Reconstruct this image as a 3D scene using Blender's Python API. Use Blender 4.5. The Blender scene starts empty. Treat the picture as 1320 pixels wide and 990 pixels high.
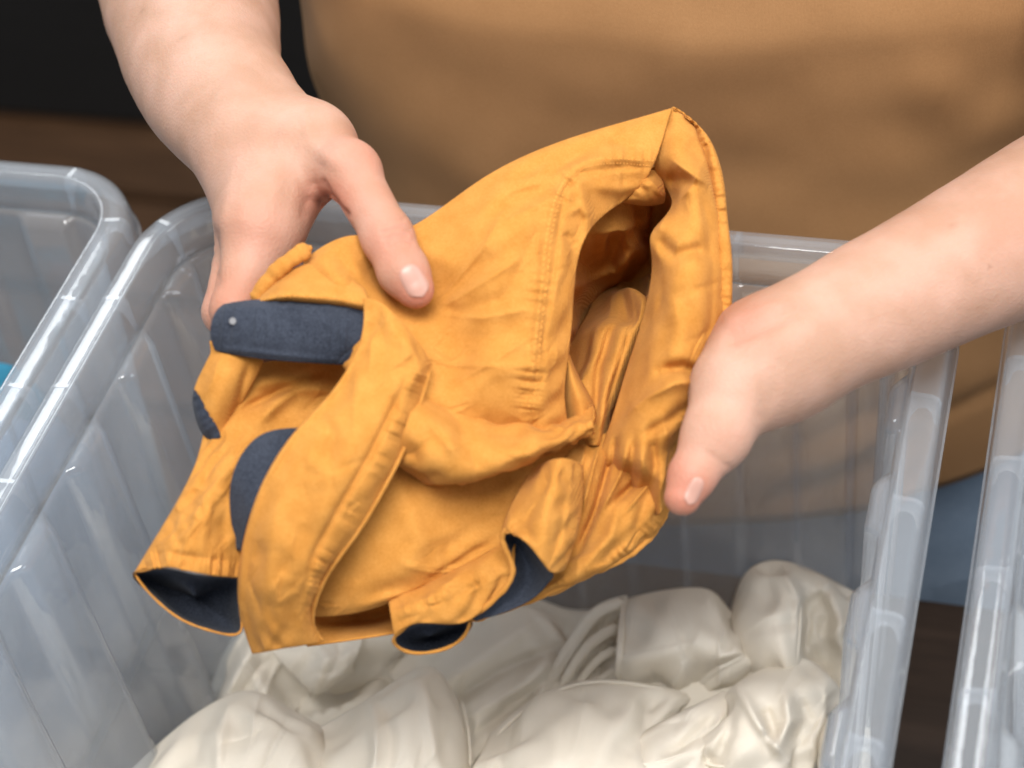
import bpy, bmesh, math, random
import numpy as np
from mathutils import Vector, Matrix
from mathutils.bvhtree import BVHTree

S = bpy.context.scene
C = S.collection
random.seed(4)
rng = np.random.default_rng(4)

# ------------------------------------------------------------------ camera
F_PX = 2660.0
CAM = np.array([0.25234, -0.73290, 0.91915])
RT = np.array([[0.96019, -0.10341, -0.25951],      # world axes seen from the camera (right, up, forward)
               [0.25613, 0.69677, 0.67001],
               [-0.11153, 0.70981, -0.69551]])
cd = bpy.data.cameras.new('camera')
cam = bpy.data.objects.new('camera', cd)
C.objects.link(cam)
cd.sensor_width = 36.0
cd.lens = 36.0 * F_PX / 1320.0
cd.clip_start, cd.clip_end = 0.02, 50
m = Matrix.Identity(4)
for i in range(3):
    m[i][0], m[i][1], m[i][2], m[i][3] = RT[i, 0], RT[i, 1], -RT[i, 2], CAM[i]
cam.matrix_world = m
cd.dof.use_dof = True
cd.dof.focus_distance = 0.92
cd.dof.aperture_fstop = 6.3
S.camera = cam

# ------------------------------------------------------------------ light of the room
S.view_settings.view_transform = 'Standard'
S.view_settings.look = 'None'
S.view_settings.exposure = 0.0
S.view_settings.gamma = 1.0
wd = bpy.data.worlds.new('World')
S.world = wd
wd.use_nodes = True
bg = wd.node_tree.nodes['Background']
bg.inputs[0].default_value = (0.90, 0.94, 1.0, 1)
bg.inputs[1].default_value = 0.52


def area(name, loc, target, sx, sy, power, col):
    ld = bpy.data.lights.new(name, 'AREA')
    ld.shape = 'RECTANGLE'
    ld.size, ld.size_y = sx, sy
    ld.energy = power
    ld.color = col
    o = bpy.data.objects.new(name, ld)
    C.objects.link(o)
    o.location = loc
    d = Vector(target) - Vector(loc)
    o.rotation_euler = d.to_track_quat('-Z', 'Y').to_euler()
    return o


area('window_light', (0.30, -0.74, 2.08), (0.02, -0.16, 0.15), 1.2, 0.9, 64, (1.0, 0.97, 0.93))
area('back_window_light', (-1.15, 1.10, 1.55), (0.0, -0.15, 0.25), 0.8, 1.1, 20, (0.95, 0.98, 1.0))
area('side_window_light', (1.5, 0.1, 1.15), (0.1, -0.2, 0.25), 1.0, 1.2, 12, (0.97, 0.98, 1.0))

S.cycles.max_bounces = 10
S.cycles.diffuse_bounces = 4
S.cycles.glossy_bounces = 4
S.cycles.transmission_bounces = 8
S.cycles.transparent_max_bounces = 40
S.cycles.use_denoising = True
S.cycles.caustics_reflective = False
S.cycles.caustics_refractive = False


# ------------------------------------------------------------------ helpers
def at(x, y, z):
    """photo pixel and distance along the view axis -> world point"""
    x = np.asarray(x, float); y = np.asarray(y, float); z = np.asarray(z, float)
    c = np.stack([(x - 660) / F_PX * z, (495 - y) / F_PX * z, z], -1)
    return CAM + c @ RT.T


def at_h(x, y, h):
    """photo pixel and height above the table -> world point"""
    x = np.asarray(x, float); y = np.asarray(y, float); h = np.asarray(h, float)
    c = np.stack([(x - 660) / F_PX, (495 - y) / F_PX, np.ones_like(x)], -1) @ RT.T
    t = (h - CAM[2]) / c[..., 2]
    return CAM + c * t[..., None]


def mesh_obj(name, verts, faces, mat, parent=None, smooth=True, uv=None):
    me = bpy.data.meshes.new(name)
    me.from_pydata([tuple(v) for v in verts], [], [tuple(int(i) for i in f) for f in faces])
    if smooth:
        me.polygons.foreach_set('use_smooth', [True] * len(me.polygons))
    if uv is not None:
        l = me.uv_layers.new(name='UVMap')
        vi = np.zeros(len(me.loops), int)
        me.loops.foreach_get('vertex_index', vi)
        l.data.foreach_set('uv', np.asarray(uv)[vi].ravel())
    me.materials.append(mat)
    me.update()
    o = bpy.data.objects.new(name, me)
    C.objects.link(o)
    if parent:
        o.parent = parent
    return o


def tag(o, label=None, cat=None, group=None, kind=None):
    if label: o['label'] = label
    if cat: o['category'] = cat
    if group: o['group'] = group
    if kind: o['kind'] = kind
    return o


def empty(name, loc, label, cat, group=None):
    o = bpy.data.objects.new(name, None)
    C.objects.link(o)
    o.empty_display_size = 0.05
    return tag(o, label, cat, group)


def box(name, lo, hi, mat, parent=None, bevel=0.0):
    bm = bmesh.new()
    bmesh.ops.create_cube(bm, size=1)
    for v in bm.verts:
        for k in range(3):
            v.co[k] = lo[k] + (v.co[k] + 0.5) * (hi[k] - lo[k])
    if bevel:
        bmesh.ops.bevel(bm, geom=list(bm.edges), offset=bevel, segments=2, affect='EDGES')
    me = bpy.data.meshes.new(name)
    bm.to_mesh(me); bm.free()
    me.materials.append(mat)
    o = bpy.data.objects.new(name, me)
    C.objects.link(o)
    if parent: o.parent = parent
    return o


def solid(o, t, offset=-1.0):
    md = o.modifiers.new('thickness', 'SOLIDIFY')
    md.thickness = t
    md.offset = offset
    md.use_even_offset = False
    return o


def fbm(p, scale, octaves=3, seed=0):
    """cheap smooth noise: sums of random sine waves"""
    r = np.random.default_rng(seed)
    out = np.zeros(len(p)); a = 1.0; s = scale
    for o in range(octaves):
        acc = np.zeros(len(p))
        for k in range(7):
            d = r.normal(size=p.shape[1]); d /= np.linalg.norm(d)
            acc += np.sin((p @ d) * s * (0.7 + 0.6 * r.random()) + r.random() * 6.283)
        out += a * acc / 3.0
        a *= 0.5; s *= 2.1
    return out


def spl(t, y, tq):
    """natural cubic spline through the rows of y"""
    n = len(t); y = np.asarray(y, float)
    if n == 2:
        return y[0] + (y[1] - y[0]) * ((tq - t[0]) / (t[1] - t[0]))[:, None]
    h = np.diff(t)
    A = np.zeros((n, n)); B = np.zeros((n, y.shape[1]))
    A[0, 0] = A[-1, -1] = 1
    for i in range(1, n - 1):
        A[i, i - 1], A[i, i], A[i, i + 1] = h[i - 1], 2 * (h[i - 1] + h[i]), h[i]
        B[i] = 6 * ((y[i + 1] - y[i]) / h[i] - (y[i] - y[i - 1]) / h[i - 1])
    M2 = np.linalg.solve(A, B)
    k = np.clip(np.searchsorted(t, tq) - 1, 0, n - 2)
    a = (t[k + 1] - tq)[:, None]; b = (tq - t[k])[:, None]; hk = h[k][:, None]
    return M2[k] * a ** 3 / (6 * hk) + M2[k + 1] * b ** 3 / (6 * hk) + (y[k] / hk - M2[k] * hk / 6) * a + (y[k + 1] / hk - M2[k + 1] * hk / 6) * b


# ------------------------------------------------------------------ materials
def new_mat(name):
    mt = bpy.data.materials.new(name)
    mt.use_nodes = True
    nt = mt.node_tree
    return mt, nt, nt.nodes, nt.links, nt.nodes['Principled BSDF']


def cloth_mat(name, col, col2, weave=900.0, rough=0.9, sheen=0.05, bump=0.25, trans=0.0, mottle=30.0):
    mt, nt, N, L, P = new_mat(name)
    tc = N.new('ShaderNodeTexCoord')
    n1 = N.new('ShaderNodeTexNoise'); n1.inputs['Scale'].default_value = mottle; n1.inputs['Detail'].default_value = 5
    n2 = N.new('ShaderNodeTexNoise'); n2.inputs['Scale'].default_value = weave; n2.inputs['Detail'].default_value = 2
    w1 = N.new('ShaderNodeTexWave'); w1.inputs['Scale'].default_value = weave * 0.55; w1.inputs['Distortion'].default_value = 1.5
    L.new(tc.outputs['Object'], n1.inputs['Vector']); L.new(tc.outputs['Object'], n2.inputs['Vector']); L.new(tc.outputs['Object'], w1.inputs['Vector'])
    mx = N.new('ShaderNodeMixRGB'); mx.inputs[1].default_value = (*col, 1); mx.inputs[2].default_value = (*col2, 1)
    ad = N.new('ShaderNodeMath'); ad.operation = 'MULTIPLY_ADD'; ad.inputs[1].default_value = 0.5
    L.new(n2.outputs['Fac'], ad.inputs[0]); 
    sb = N.new('ShaderNodeMath'); sb.operation = 'MULTIPLY'; sb.inputs[1].default_value = 0.5
    L.new(n1.outputs['Fac'], sb.inputs[0]); L.new(sb.outputs[0], ad.inputs[2])
    rp = N.new('ShaderNodeMapRange'); rp.inputs[1].default_value = 0.3; rp.inputs[2].default_value = 0.7
    L.new(ad.outputs[0], rp.inputs[0]); L.new(rp.outputs[0], mx.inputs[0])
    L.new(mx.outputs[0], P.inputs['Base Color'])
    P.inputs['Roughness'].default_value = rough
    P.inputs['Sheen Weight'].default_value = sheen
    P.inputs['Sheen Roughness'].default_value = 0.4
    P.inputs['Specular IOR Level'].default_value = 0.10
    bp = N.new('ShaderNodeBump'); bp.inputs['Strength'].default_value = bump; bp.inputs['Distance'].default_value = 0.0006
    sm = N.new('ShaderNodeMath'); sm.operation = 'ADD'
    L.new(n2.outputs['Fac'], sm.inputs[0]); L.new(w1.outputs['Fac'], sm.inputs[1])
    L.new(sm.outputs[0], bp.inputs['Height']); L.new(bp.outputs['Normal'], P.inputs['Normal'])
    if trans > 0:
        tr = N.new('ShaderNodeBsdfTranslucent'); L.new(mx.outputs[0], tr.inputs['Color'])
        ms = N.new('ShaderNodeMixShader'); ms.inputs[0].default_value = trans
        L.new(P.outputs[0], ms.inputs[1]); L.new(tr.outputs[0], ms.inputs[2])
        L.new(ms.outputs[0], N['Material Output'].inputs[0])
    return mt


M_ORANGE = cloth_mat('orange_cotton', (0.50, 0.208, 0.038), (0.63, 0.295, 0.070), weave=1100, sheen=0.03, bump=0.38, trans=0.08, mottle=110.0)
M_NAVY = cloth_mat('navy_chambray', (0.013, 0.016, 0.025), (0.064, 0.075, 0.102), weave=1250, bump=0.4)
M_WHITE = cloth_mat('warmed_white_silk', (0.90, 0.845, 0.745), (0.935, 0.885, 0.795), weave=1600, rough=0.95, sheen=0.05, bump=0.12, trans=0.35)  # white cloth, its colour warmed to stand in for orange bounce light
M_TEE = cloth_mat('tan_jersey', (0.335, 0.176, 0.076), (0.395, 0.212, 0.094), weave=900, bump=0.25)
M_JEANS = cloth_mat('blue_denim', (0.15, 0.205, 0.275), (0.25, 0.315, 0.40), weave=700, bump=0.35)
M_BLUE = cloth_mat('bright_blue_cotton', (0.03, 0.19, 0.31), (0.05, 0.24, 0.37), weave=900)
M_GREYBLUE = cloth_mat('grey_blue_cotton', (0.13, 0.20, 0.31), (0.19, 0.27, 0.39), weave=900)
M_THREAD = cloth_mat('orange_thread', (0.62, 0.28, 0.06), (0.68, 0.33, 0.08), weave=2500, bump=0.1)
M_IVORYTHREAD = cloth_mat('ivory_thread', (0.80, 0.76, 0.68), (0.84, 0.80, 0.72), weave=2500, bump=0.1)


def plastic_mat():
    mt, nt, N, L, P = new_mat('clear_polypropylene')
    N.remove(P)
    tp = N.new('ShaderNodeBsdfTransparent'); tp.inputs[0].default_value = (0.97, 0.98, 0.99, 1)
    df = N.new('ShaderNodeBsdfDiffuse'); df.inputs[0].default_value = (0.885, 0.935, 0.99, 1)
    tl = N.new('ShaderNodeBsdfTranslucent'); tl.inputs[0].default_value = (0.885, 0.935, 0.99, 1)
    dm = N.new('ShaderNodeMixShader'); dm.inputs[0].default_value = 0.5
    L.new(df.outputs[0], dm.inputs[1]); L.new(tl.outputs[0], dm.inputs[2])
    lw = N.new('ShaderNodeLayerWeight'); lw.inputs[0].default_value = 0.35
    mr = N.new('ShaderNodeMapRange'); mr.inputs[3].default_value = 0.125; mr.inputs[4].default_value = 0.36
    L.new(lw.outputs['Facing'], mr.inputs[0])
    m1 = N.new('ShaderNodeMixShader')
    L.new(mr.outputs[0], m1.inputs[0]); L.new(tp.outputs[0], m1.inputs[1]); L.new(dm.outputs[0], m1.inputs[2])
    gl = N.new('ShaderNodeBsdfGlossy'); gl.inputs['Roughness'].default_value = 0.06
    tc = N.new('ShaderNodeTexCoord')
    nz = N.new('ShaderNodeTexNoise'); nz.inputs['Scale'].default_value = 45; nz.inputs['Detail'].default_value = 2
    L.new(tc.outputs['Object'], nz.inputs['Vector'])
    bp = N.new('ShaderNodeBump'); bp.inputs['Strength'].default_value = 0.12; bp.inputs['Distance'].default_value = 0.004
    L.new(nz.outputs['Fac'], bp.inputs['Height']); L.new(bp.outputs[0], gl.inputs['Normal'])
    l2 = N.new('ShaderNodeLayerWeight'); l2.inputs[0].default_value = 0.5
    pw = N.new('ShaderNodeMath'); pw.operation = 'POWER'; pw.inputs[1].default_value = 5.0
    L.new(l2.outputs['Facing'], pw.inputs[0])
    fr = N.new('ShaderNodeMath'); fr.operation = 'MULTIPLY_ADD'; fr.inputs[1].default_value = 0.95; fr.inputs[2].default_value = 0.06
    L.new(pw.outputs[0], fr.inputs[0])
    m2 = N.new('ShaderNodeMixShader')
    L.new(fr.outputs[0], m2.inputs[0]); L.new(m1.outputs[0], m2.inputs[1]); L.new(gl.outputs[0], m2.inputs[2])
    L.new(m2.outputs[0], N['Material Output'].inputs[0])
    return mt


M_PLASTIC = plastic_mat()


def wood_mat(name, c1, c2, scale=6.0, rough=0.45):
    mt, nt, N, L, P = new_mat(name)
    tc = N.new('ShaderNodeTexCoord')
    mp = N.new('ShaderNodeMapping'); mp.inputs['Scale'].default_value = (1.2, 14, 14)
    oi = N.new('ShaderNodeObjectInfo')
    L.new(tc.outputs['Object'], mp.inputs[0]); L.new(oi.outputs['Random'], mp.inputs['Location'])
    n1 = N.new('ShaderNodeTexNoise'); n1.inputs['Scale'].default_value = scale; n1.inputs['Detail'].default_value = 8; n1.inputs['Distortion'].default_value = 0.6
    L.new(mp.outputs[0], n1.inputs['Vector'])
    cr = N.new('ShaderNodeValToRGB')
    cr.color_ramp.elements[0].position = 0.3; cr.color_ramp.elements[0].color = (*c1, 1)
    cr.color_ramp.elements[1].position = 0.72; cr.color_ramp.elements[1].color = (*c2, 1)
    L.new(n1.outputs['Fac'], cr.inputs[0]); L.new(cr.outputs[0], P.inputs['Base Color'])
    P.inputs['Roughness'].default_value = rough
    bp = N.new('ShaderNodeBump'); bp.inputs['Strength'].default_value = 0.25; bp.inputs['Distance'].default_value = 0.001
    L.new(n1.outputs['Fac'], bp.inputs['Height']); L.new(bp.outputs[0], P.inputs['Normal'])
    return mt


M_TABLE = wood_mat('dark_walnut', (0.012, 0.008, 0.006), (0.040, 0.026, 0.019))
M_FLOOR = wood_mat('brown_boards', (0.05, 0.025, 0.012), (0.115, 0.058, 0.028))
M_BLACK = wood_mat('black_lacquer', (0.003, 0.003, 0.003), (0.006, 0.006, 0.006), rough=0.6)


def skin_mat():
    mt, nt, N, L, P = new_mat('fair_skin')
    tc = N.new('ShaderNodeTexCoord')
    n1 = N.new('ShaderNodeTexNoise'); n1.inputs['Scale'].default_value = 38; n1.inputs['Detail'].default_value = 5
    n2 = N.new('ShaderNodeTexNoise'); n2.inputs['Scale'].default_value = 700; n2.inputs['Detail'].default_value = 5
    vo = N.new('ShaderNodeTexVoronoi'); vo.inputs['Scale'].default_value = 750
    for n in (n1, n2, vo): L.new(tc.outputs['Object'], n.inputs['Vector'])
    mx = N.new('ShaderNodeMixRGB'); mx.inputs[1].default_value = (0.41, 0.240, 0.165, 1); mx.inputs[2].default_value = (0.485, 0.295, 0.220, 1)
    mr = N.new('ShaderNodeMapRange'); mr.inputs[1].default_value = 0.38; mr.inputs[2].default_value = 0.62
    L.new(n1.outputs['Fac'], mr.inputs[0]); L.new(mr.outputs[0], mx.inputs[0])
    at_ = N.new('ShaderNodeAttribute'); at_.attribute_name = 'flush_shade'
    m2 = N.new('ShaderNodeMixRGB'); m2.inputs[2].default_value = (0.46, 0.17, 0.11, 1)
    L.new(at_.outputs['Fac'], m2.inputs[0]); L.new(mx.outputs[0], m2.inputs[1])
    mo = N.new('ShaderNodeAttribute'); mo.attribute_name = 'mole'
    m3 = N.new('ShaderNodeMixRGB'); m3.inputs[2].default_value = (0.22, 0.10, 0.06, 1)
    L.new(mo.outputs['Fac'], m3.inputs[0]); L.new(m2.outputs[0], m3.inputs[1])
    L.new(m3.outputs[0], P.inputs['Base Color'])
    P.inputs['Roughness'].default_value = 0.55
    P.inputs['Specular IOR Level'].default_value = 0.3
    P.inputs['Subsurface Weight'].default_value = 0.25
    P.inputs['Subsurface Radius'].default_value = (1.0, 0.35, 0.2)
    P.inputs['Subsurface Scale'].default_value = 0.006
    bp = N.new('ShaderNodeBump'); bp.inputs['Strength'].default_value = 0.24; bp.inputs['Distance'].default_value = 0.0006
    ad = N.new('ShaderNodeMath'); ad.operation = 'ADD'
    L.new(n2.outputs['Fac'], ad.inputs[0]); L.new(vo.outputs['Distance'], ad.inputs[1])
    L.new(ad.outputs[0], bp.inputs['Height']); L.new(bp.outputs[0], P.inputs['Normal'])
    return mt


M_SKIN = skin_mat()


def plain(name, col, rough, spec=0.5):
    mt, nt, N, L, P = new_mat(name)
    tc = N.new('ShaderNodeTexCoord'); nz = N.new('ShaderNodeTexNoise'); nz.inputs['Scale'].default_value = 300
    L.new(tc.outputs['Object'], nz.inputs['Vector'])
    mx = N.new('ShaderNodeMixRGB'); mx.inputs[1].default_value = (*[c * 0.94 for c in col], 1); mx.inputs[2].default_value = (*col, 1)
    L.new(nz.outputs['Fac'], mx.inputs[0]); L.new(mx.outputs[0], P.inputs['Base Color'])
    P.inputs['Roughness'].default_value = rough
    P.inputs['Specular IOR Level'].default_value = spec
    return mt


M_NAIL = plain('nail', (0.47, 0.26, 0.205), 0.38)
M_BUTTON = plain('pearl_button', (0.20, 0.20, 0.21), 0.4)

#==SETTING==
# ------------------------------------------------------------------ room: floor, cupboard, table
H = 0.28                                   # height of the bin rims above the table
for i in range(9):
    y0 = 0.258 + i * 0.19
    tag(box('floor_board', (-2.6, y0, -0.83), (1.8, y0 + 0.172, -0.80 + 0.001 * (i % 3)), M_FLOOR, None, 0.003), kind='structure')
tag(box('floor', (-4, -3, -0.9), (4, 4, -0.835), M_BLACK), kind='structure')
for i in range(8):
    y1 = 0.02 - i * 0.125
    tb = box('tabletop_plank', (-0.9, y1 - 0.1235, -0.035), (0.95, y1, 0.0), M_TABLE, None, 0.0015)
    if i == 0:
        table = empty('table', (0, 0, 0), 'dark brown wooden table under the clear plastic bins', 'table')
    tb.parent = table
for sx in (-0.85, 0.86):
    for sy in (-0.92, -0.06):
        box('leg', (sx, sy, -0.8), (sx + 0.06, sy + 0.06, -0.036), M_TABLE, table, 0.004)
cup = empty('cupboard', (0, 0, 0), 'black cupboard standing in the dark behind the person', 'cupboard')
box('body', (-2.4, 1.36, -0.798), (1.2, 1.8, 1.2), M_BLACK, cup, 0.004)
for k in range(4):
    box('door', (-2.38 + k * 0.9, 1.34, -0.785), (-1.5 + k * 0.9, 1.358, 1.15), M_BLACK, cup, 0.003)

M_BRASS = plain('aged_brass', (0.45, 0.30, 0.08), 0.35)
for k in range(3):
    box('handle', (-1.56 + k * 0.9, 1.318, -0.30), (-1.54 + k * 0.9, 1.338, -0.12), M_BRASS, cup, 0.003)
    box('door_frame', (-1.62 + k * 0.9, 1.332, -0.78), (-1.60 + k * 0.9, 1.339, 1.14), M_FLOOR, cup, 0.001)

#==BINS==
# ------------------------------------------------------------------ clear plastic bins
BW, BL, BR = 0.200, 0.290, 0.052           # half width, half length, corner radius at the rim


def perimeter(hw, hl, r, n):
    """points and outward normals round a rounded rectangle, n samples, evenly spaced"""
    segs = []
    k = 24
    for (cx, cy, a0) in ((hw - r, hl - r, 0), (-(hw - r), hl - r, 90), (-(hw - r), -(hl - r), 180), (hw - r, -(hl - r), 270)):
        for j in range(k + 1):
            a = math.radians(a0 + 90 * j / k)
            segs.append((cx + r * math.cos(a), cy + r * math.sin(a)))
    p = np.array(segs + segs[:1])
    d = np.r_[0, np.cumsum(np.linalg.norm(np.diff(p, axis=0), axis=1))]
    s = np.linspace(0, d[-1], n, endpoint=False)
    q = np.stack([np.interp(s, d, p[:, 0]), np.interp(s, d, p[:, 1])], -1)
    t = np.roll(q, -1, 0) - np.roll(q, 1, 0)
    nrm = np.stack([t[:, 1], -t[:, 0]], -1)
    nrm /= np.linalg.norm(nrm, axis=1)[:, None]
    return q, nrm, s, d[-1]


def sweep(name, prof, n, parent, corr=None, cap=False):
    """prof: (inset from the rim's outer edge, z, corrugation weight)"""
    q, nrm, s, tot = perimeter(BW, BL, BR, n)
    nper = round(tot / 0.060)
    ph = (s / tot * nper) % 1.0
    sq = np.clip((np.abs(ph - 0.5) - 0.25) / 0.05, -1, 1)     # flat in, flat out, sloped between
    sq = sq * (1.5 - 0.5 * sq * sq)
    V = []
    for (ins, z, w) in prof:
        off = -ins + w * 0.0034 * sq
        V.append(np.c_[q + nrm * off[:, None], np.full(n, z)])
    V = np.concatenate(V)
    F = []
    for a in range(len(prof) - 1):
        i = np.arange(n); j = (i + 1) % n
        F += list(np.stack([a * n + i, a * n + j, (a + 1) * n + j, (a + 1) * n + i], -1))
    if cap:
        V = np.r_[V, [[0, 0, prof[-1][1]]]]
        a = len(prof) - 1
        F += [(a * n + k, a * n + (k + 1) % n, len(V) - 1) for k in range(n)]
    o = mesh_obj(name, V, F, M_PLASTIC, parent)
    return o


bin_src = None
bin_kids = []


def make_bin(loc, rz, label):
    global bin_src
    root = empty('plastic_bin', loc, label, 'storage bin', 'clear plastic bins on the table')
    root.location = loc
    root.rotation_euler = (0, 0, rz)
    if bin_src is None:
        bin_src = root
        wall = sweep('wall', [(0.0155, H - 0.021, 0.0), (0.0190, H - 0.0225, 0.6), (0.0205, H - 0.026, 1.0), (0.0225, H - 0.08, 1.0),
                              (0.0265, H - 0.16, 1.0), (0.0300, H - 0.235, 1.0), (0.0320, 0.030, 0.8), (0.036, 0.016, 0.3),
                              (0.045, 0.006, 0), (0.060, 0.003, 0), (0.10, 0.0025, 0)], 720, root, cap=True)
        solid(wall, 0.0016, 0)
        rim = sweep('rim', [(0.0155, H - 0.021, 0), (0.0148, H - 0.012, 0), (0.0140, H - 0.004, 0), (0.0136, H - 0.0010, 0), (0.0131, H + 0.0004, 0), (0.0124, H + 0.0010, 0),
                            (0.0116, H + 0.0007, 0), (0.0110, H - 0.0002, 0), (0.0085, H - 0.0006, 0), (0.0045, H - 0.0010, 0), (0.0020, H - 0.0016, 0), (0.0010, H - 0.0024, 0), (0.0004, H - 0.0040, 0),
                            (-0.0006, H - 0.010, 0), (-0.0014, H - 0.018, 0), (-0.0018, H - 0.0195, 0), (-0.0028, H - 0.0200, 0)], 480, root)
        solid(rim, 0.0017, 0)
        # thin webs that stiffen the hollow rim, one every six centimetres
        q, nrm, s, tot = perimeter(BW, BL, BR, 960)
        nper = round(tot / 0.060)
        web = None
        for k in range(nper):
            i = int((k + 0.25) * 960 / nper) % 960
            p, nv = q[i], nrm[i]
            t = np.array([-nv[1], nv[0]])
            outl = [(0.0148, H - 0.0200), (0.0140, H - 0.0030), (0.0124, H + 0.0016), (0.0108, H + 0.0006), (0.0035, H + 0.0002), (0.0006, H - 0.0016), (-0.0006, H - 0.0050),
                    (0.0002, H - 0.0170), (0.0022, H - 0.0150), (0.0035, H - 0.0085), (0.0060, H - 0.0060), (0.0095, H - 0.0068), (0.0118, H - 0.0110)]
            if web is None:
                V = []
                for sd in (-1, 1):
                    for (ins, z) in outl:
                        V.append((-ins, sd * 0.0012, z))
                n = len(outl)
                Fc = [tuple(range(n)), tuple(range(2 * n - 1, n - 1, -1))] + [((j + 1) % n, j, j + n, (j + 1) % n + n) for j in range(n)]
                web = mesh_obj('rim_web', V, Fc, M_PLASTIC, root, smooth=False)
                w = web
            else:
                w = web.copy()
                C.objects.link(w)
                w.parent = root
            w.location = (p[0], p[1], 0)
            w.rotation_euler = (0, 0, math.atan2(nv[1], nv[0]))
        bin_kids.extend(list(root.children))
    else:
        for ch in bin_kids:
            c = ch.copy()
            C.objects.link(c)
            c.parent = root
    return root


make_bin((0, -BL, 0.0008), 0, 'clear plastic bin in the middle holding crumpled white cloths')
make_bin((-0.408, -BL + 0.006, 0.0008), 0.0, 'clear plastic bin beside the middle bin with blue clothes in it')
make_bin((0.4245, -BL + 0.02, 0.0008), 0.0, 'empty-looking clear plastic bin beyond the dark gap, right of the white cloths')

#==BODY==
# ------------------------------------------------------------------ person: one continuous body from a distance field
PR = []                                    # primitives: a, b, ra, rb, blend


def cone(a, b, ra, rb, k=0.008):
    PR.append((np.asarray(a, float), np.asarray(b, float), ra, rb, k))


def pz(x, y, z):
    return at(x, y, z)


def w2(wpx, z):                            # half of a width in pixels at a distance -> metres
    return wpx * 0.5 * z / F_PX


# torso and shoulders (inside the clothes)
cone((0.04, 0.21, -0.02), (0.04, 0.20, 0.16), 0.115, 0.10, 0.05)
cone((0.04, 0.20, 0.16), (0.04, 0.21, 0.42), 0.10, 0.105, 0.05)
cone((-0.05, 0.21, 0.0), (0.13, 0.21, 0.0), 0.105, 0.105, 0.05)
cone((-0.05, 0.21, 0.36), (0.13, 0.21, 0.36), 0.10, 0.10, 0.05)
cone((-0.09, 0.23, 0.54), (0.17, 0.23, 0.54), 0.05, 0.05, 0.06)
cone((0.04, 0.23, 0.52), (0.04, 0.22, 0.66), 0.055, 0.050, 0.03)
# right arm (photo left)
SH_R = np.array([-0.155, 0.24, 0.52])
def limb(pts, k=0.003, n=4):
    """a limb as a smooth run of short cones through (photo x, photo y, distance, radius in pixels)"""
    p = np.asarray(pts, float)
    t = np.linspace(0, 1, len(p))
    q = spl(t, p, np.linspace(0, 1, (len(p) - 1) * n + 1))
    P = at(q[:, 0], q[:, 1], q[:, 2]); r = q[:, 3] * q[:, 2] / F_PX
    for i in range(len(q) - 1):
        cone(P[i], P[i + 1], r[i], r[i + 1], k)
    return P


EL_R = pz(222, -110, 1.085)
cone(SH_R, EL_R, 0.054, 0.045, 0.03)
limb([(222, -110, 1.085, 112), (243, -5, 1.03, 111), (256, 55, 0.99, 103), (272, 108, 0.955, 94), (305, 150, 0.928, 87), (337, 190, 0.91, 78)])
WR_R = pz(337, 192, 0.91)
# hand
MI = pz(338, 292, 0.872)                   # knuckle of the index finger
cone(WR_R, MI, w2(140, 0.91), w2(92, 0.872), 0.015)
MM = pz(318, 285, 0.893)
cone(WR_R, MM, w2(130, 0.91), w2(80, 0.893), 0.012)
MR = pz(318, 292, 0.914)
cone(WR_R, MR, w2(120, 0.915), w2(70, 0.914), 0.012)
ML = pz(330, 300, 0.932)
cone(WR_R, ML, w2(100, 0.92), w2(60, 0.932), 0.012)
CMC = pz(400, 190, 0.893)
cone(WR_R, CMC, w2(140, 0.91), w2(90, 0.893), 0.01)
cone(CMC, MI, w2(84, 0.893), w2(84, 0.872), 0.02)
MT = pz(452, 221, 0.864)
cone(CMC, MT, w2(84, 0.893), w2(76, 0.864), 0.012)
IT = pz(500, 306, 0.840)
cone(MT, IT, w2(72, 0.864), w2(62, 0.840), 0.006)
T2 = pz(520, 349, 0.833)
cone(IT, T2, w2(62, 0.840), w2(60, 0.833), 0.006)
TT = pz(536, 374, 0.830)
cone(T2, TT, w2(60, 0.833), w2(46, 0.830), 0.006)
# index and the fingers curling under the cloth
P1 = pz(302, 400, 0.855)
cone(MI, P1, w2(88, 0.872), w2(62, 0.855), 0.006)
D1 = pz(345, 455, 0.872); E1 = pz(392, 470, 0.892)
cone(P1, D1, w2(60, 0.855), w2(54, 0.872), 0.004)
cone(D1, E1, w2(54, 0.872), w2(44, 0.892), 0.004)
for (mk, p, d, e, r) in ((MM, (293, 402, 0.880), (345, 462, 0.900), (400, 470, 0.915), 60),
                         (MR, (298, 400, 0.905), (350, 455, 0.925), (402, 462, 0.938), 56),
                         (ML, (312, 390, 0.930), (355, 435, 0.945), (396, 445, 0.955), 48)):
    a, b, c = pz(*p), pz(*d), pz(*e)
    cone(mk, a, w2(r * 1.25, p[2]), w2(r, p[2]), 0.004)
    cone(a, b, w2(r, p[2]), w2(r * 0.9, d[2]), 0.003)
    cone(b, c, w2(r * 0.9, d[2]), w2(r * 0.72, e[2]), 0.003)
n_right = len(PR)
# left arm (photo right)
SH_L = np.array([0.235, 0.24, 0.52])
EL_L = pz(1500, 203, 0.93)
cone(SH_L, EL_L, 0.054, 0.044, 0.03)
limb([(1500, 203, 0.93, 116), (1369, 272, 0.895, 106), (1296, 311, 0.88, 100), (1193, 362, 0.866, 91), (1120, 399, 0.857, 84), (1056, 432, 0.85, 78), (1015, 455, 0.846, 74), (975, 480, 0.838, 68)])
WR_L = pz(1010, 457, 0.846)
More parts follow.
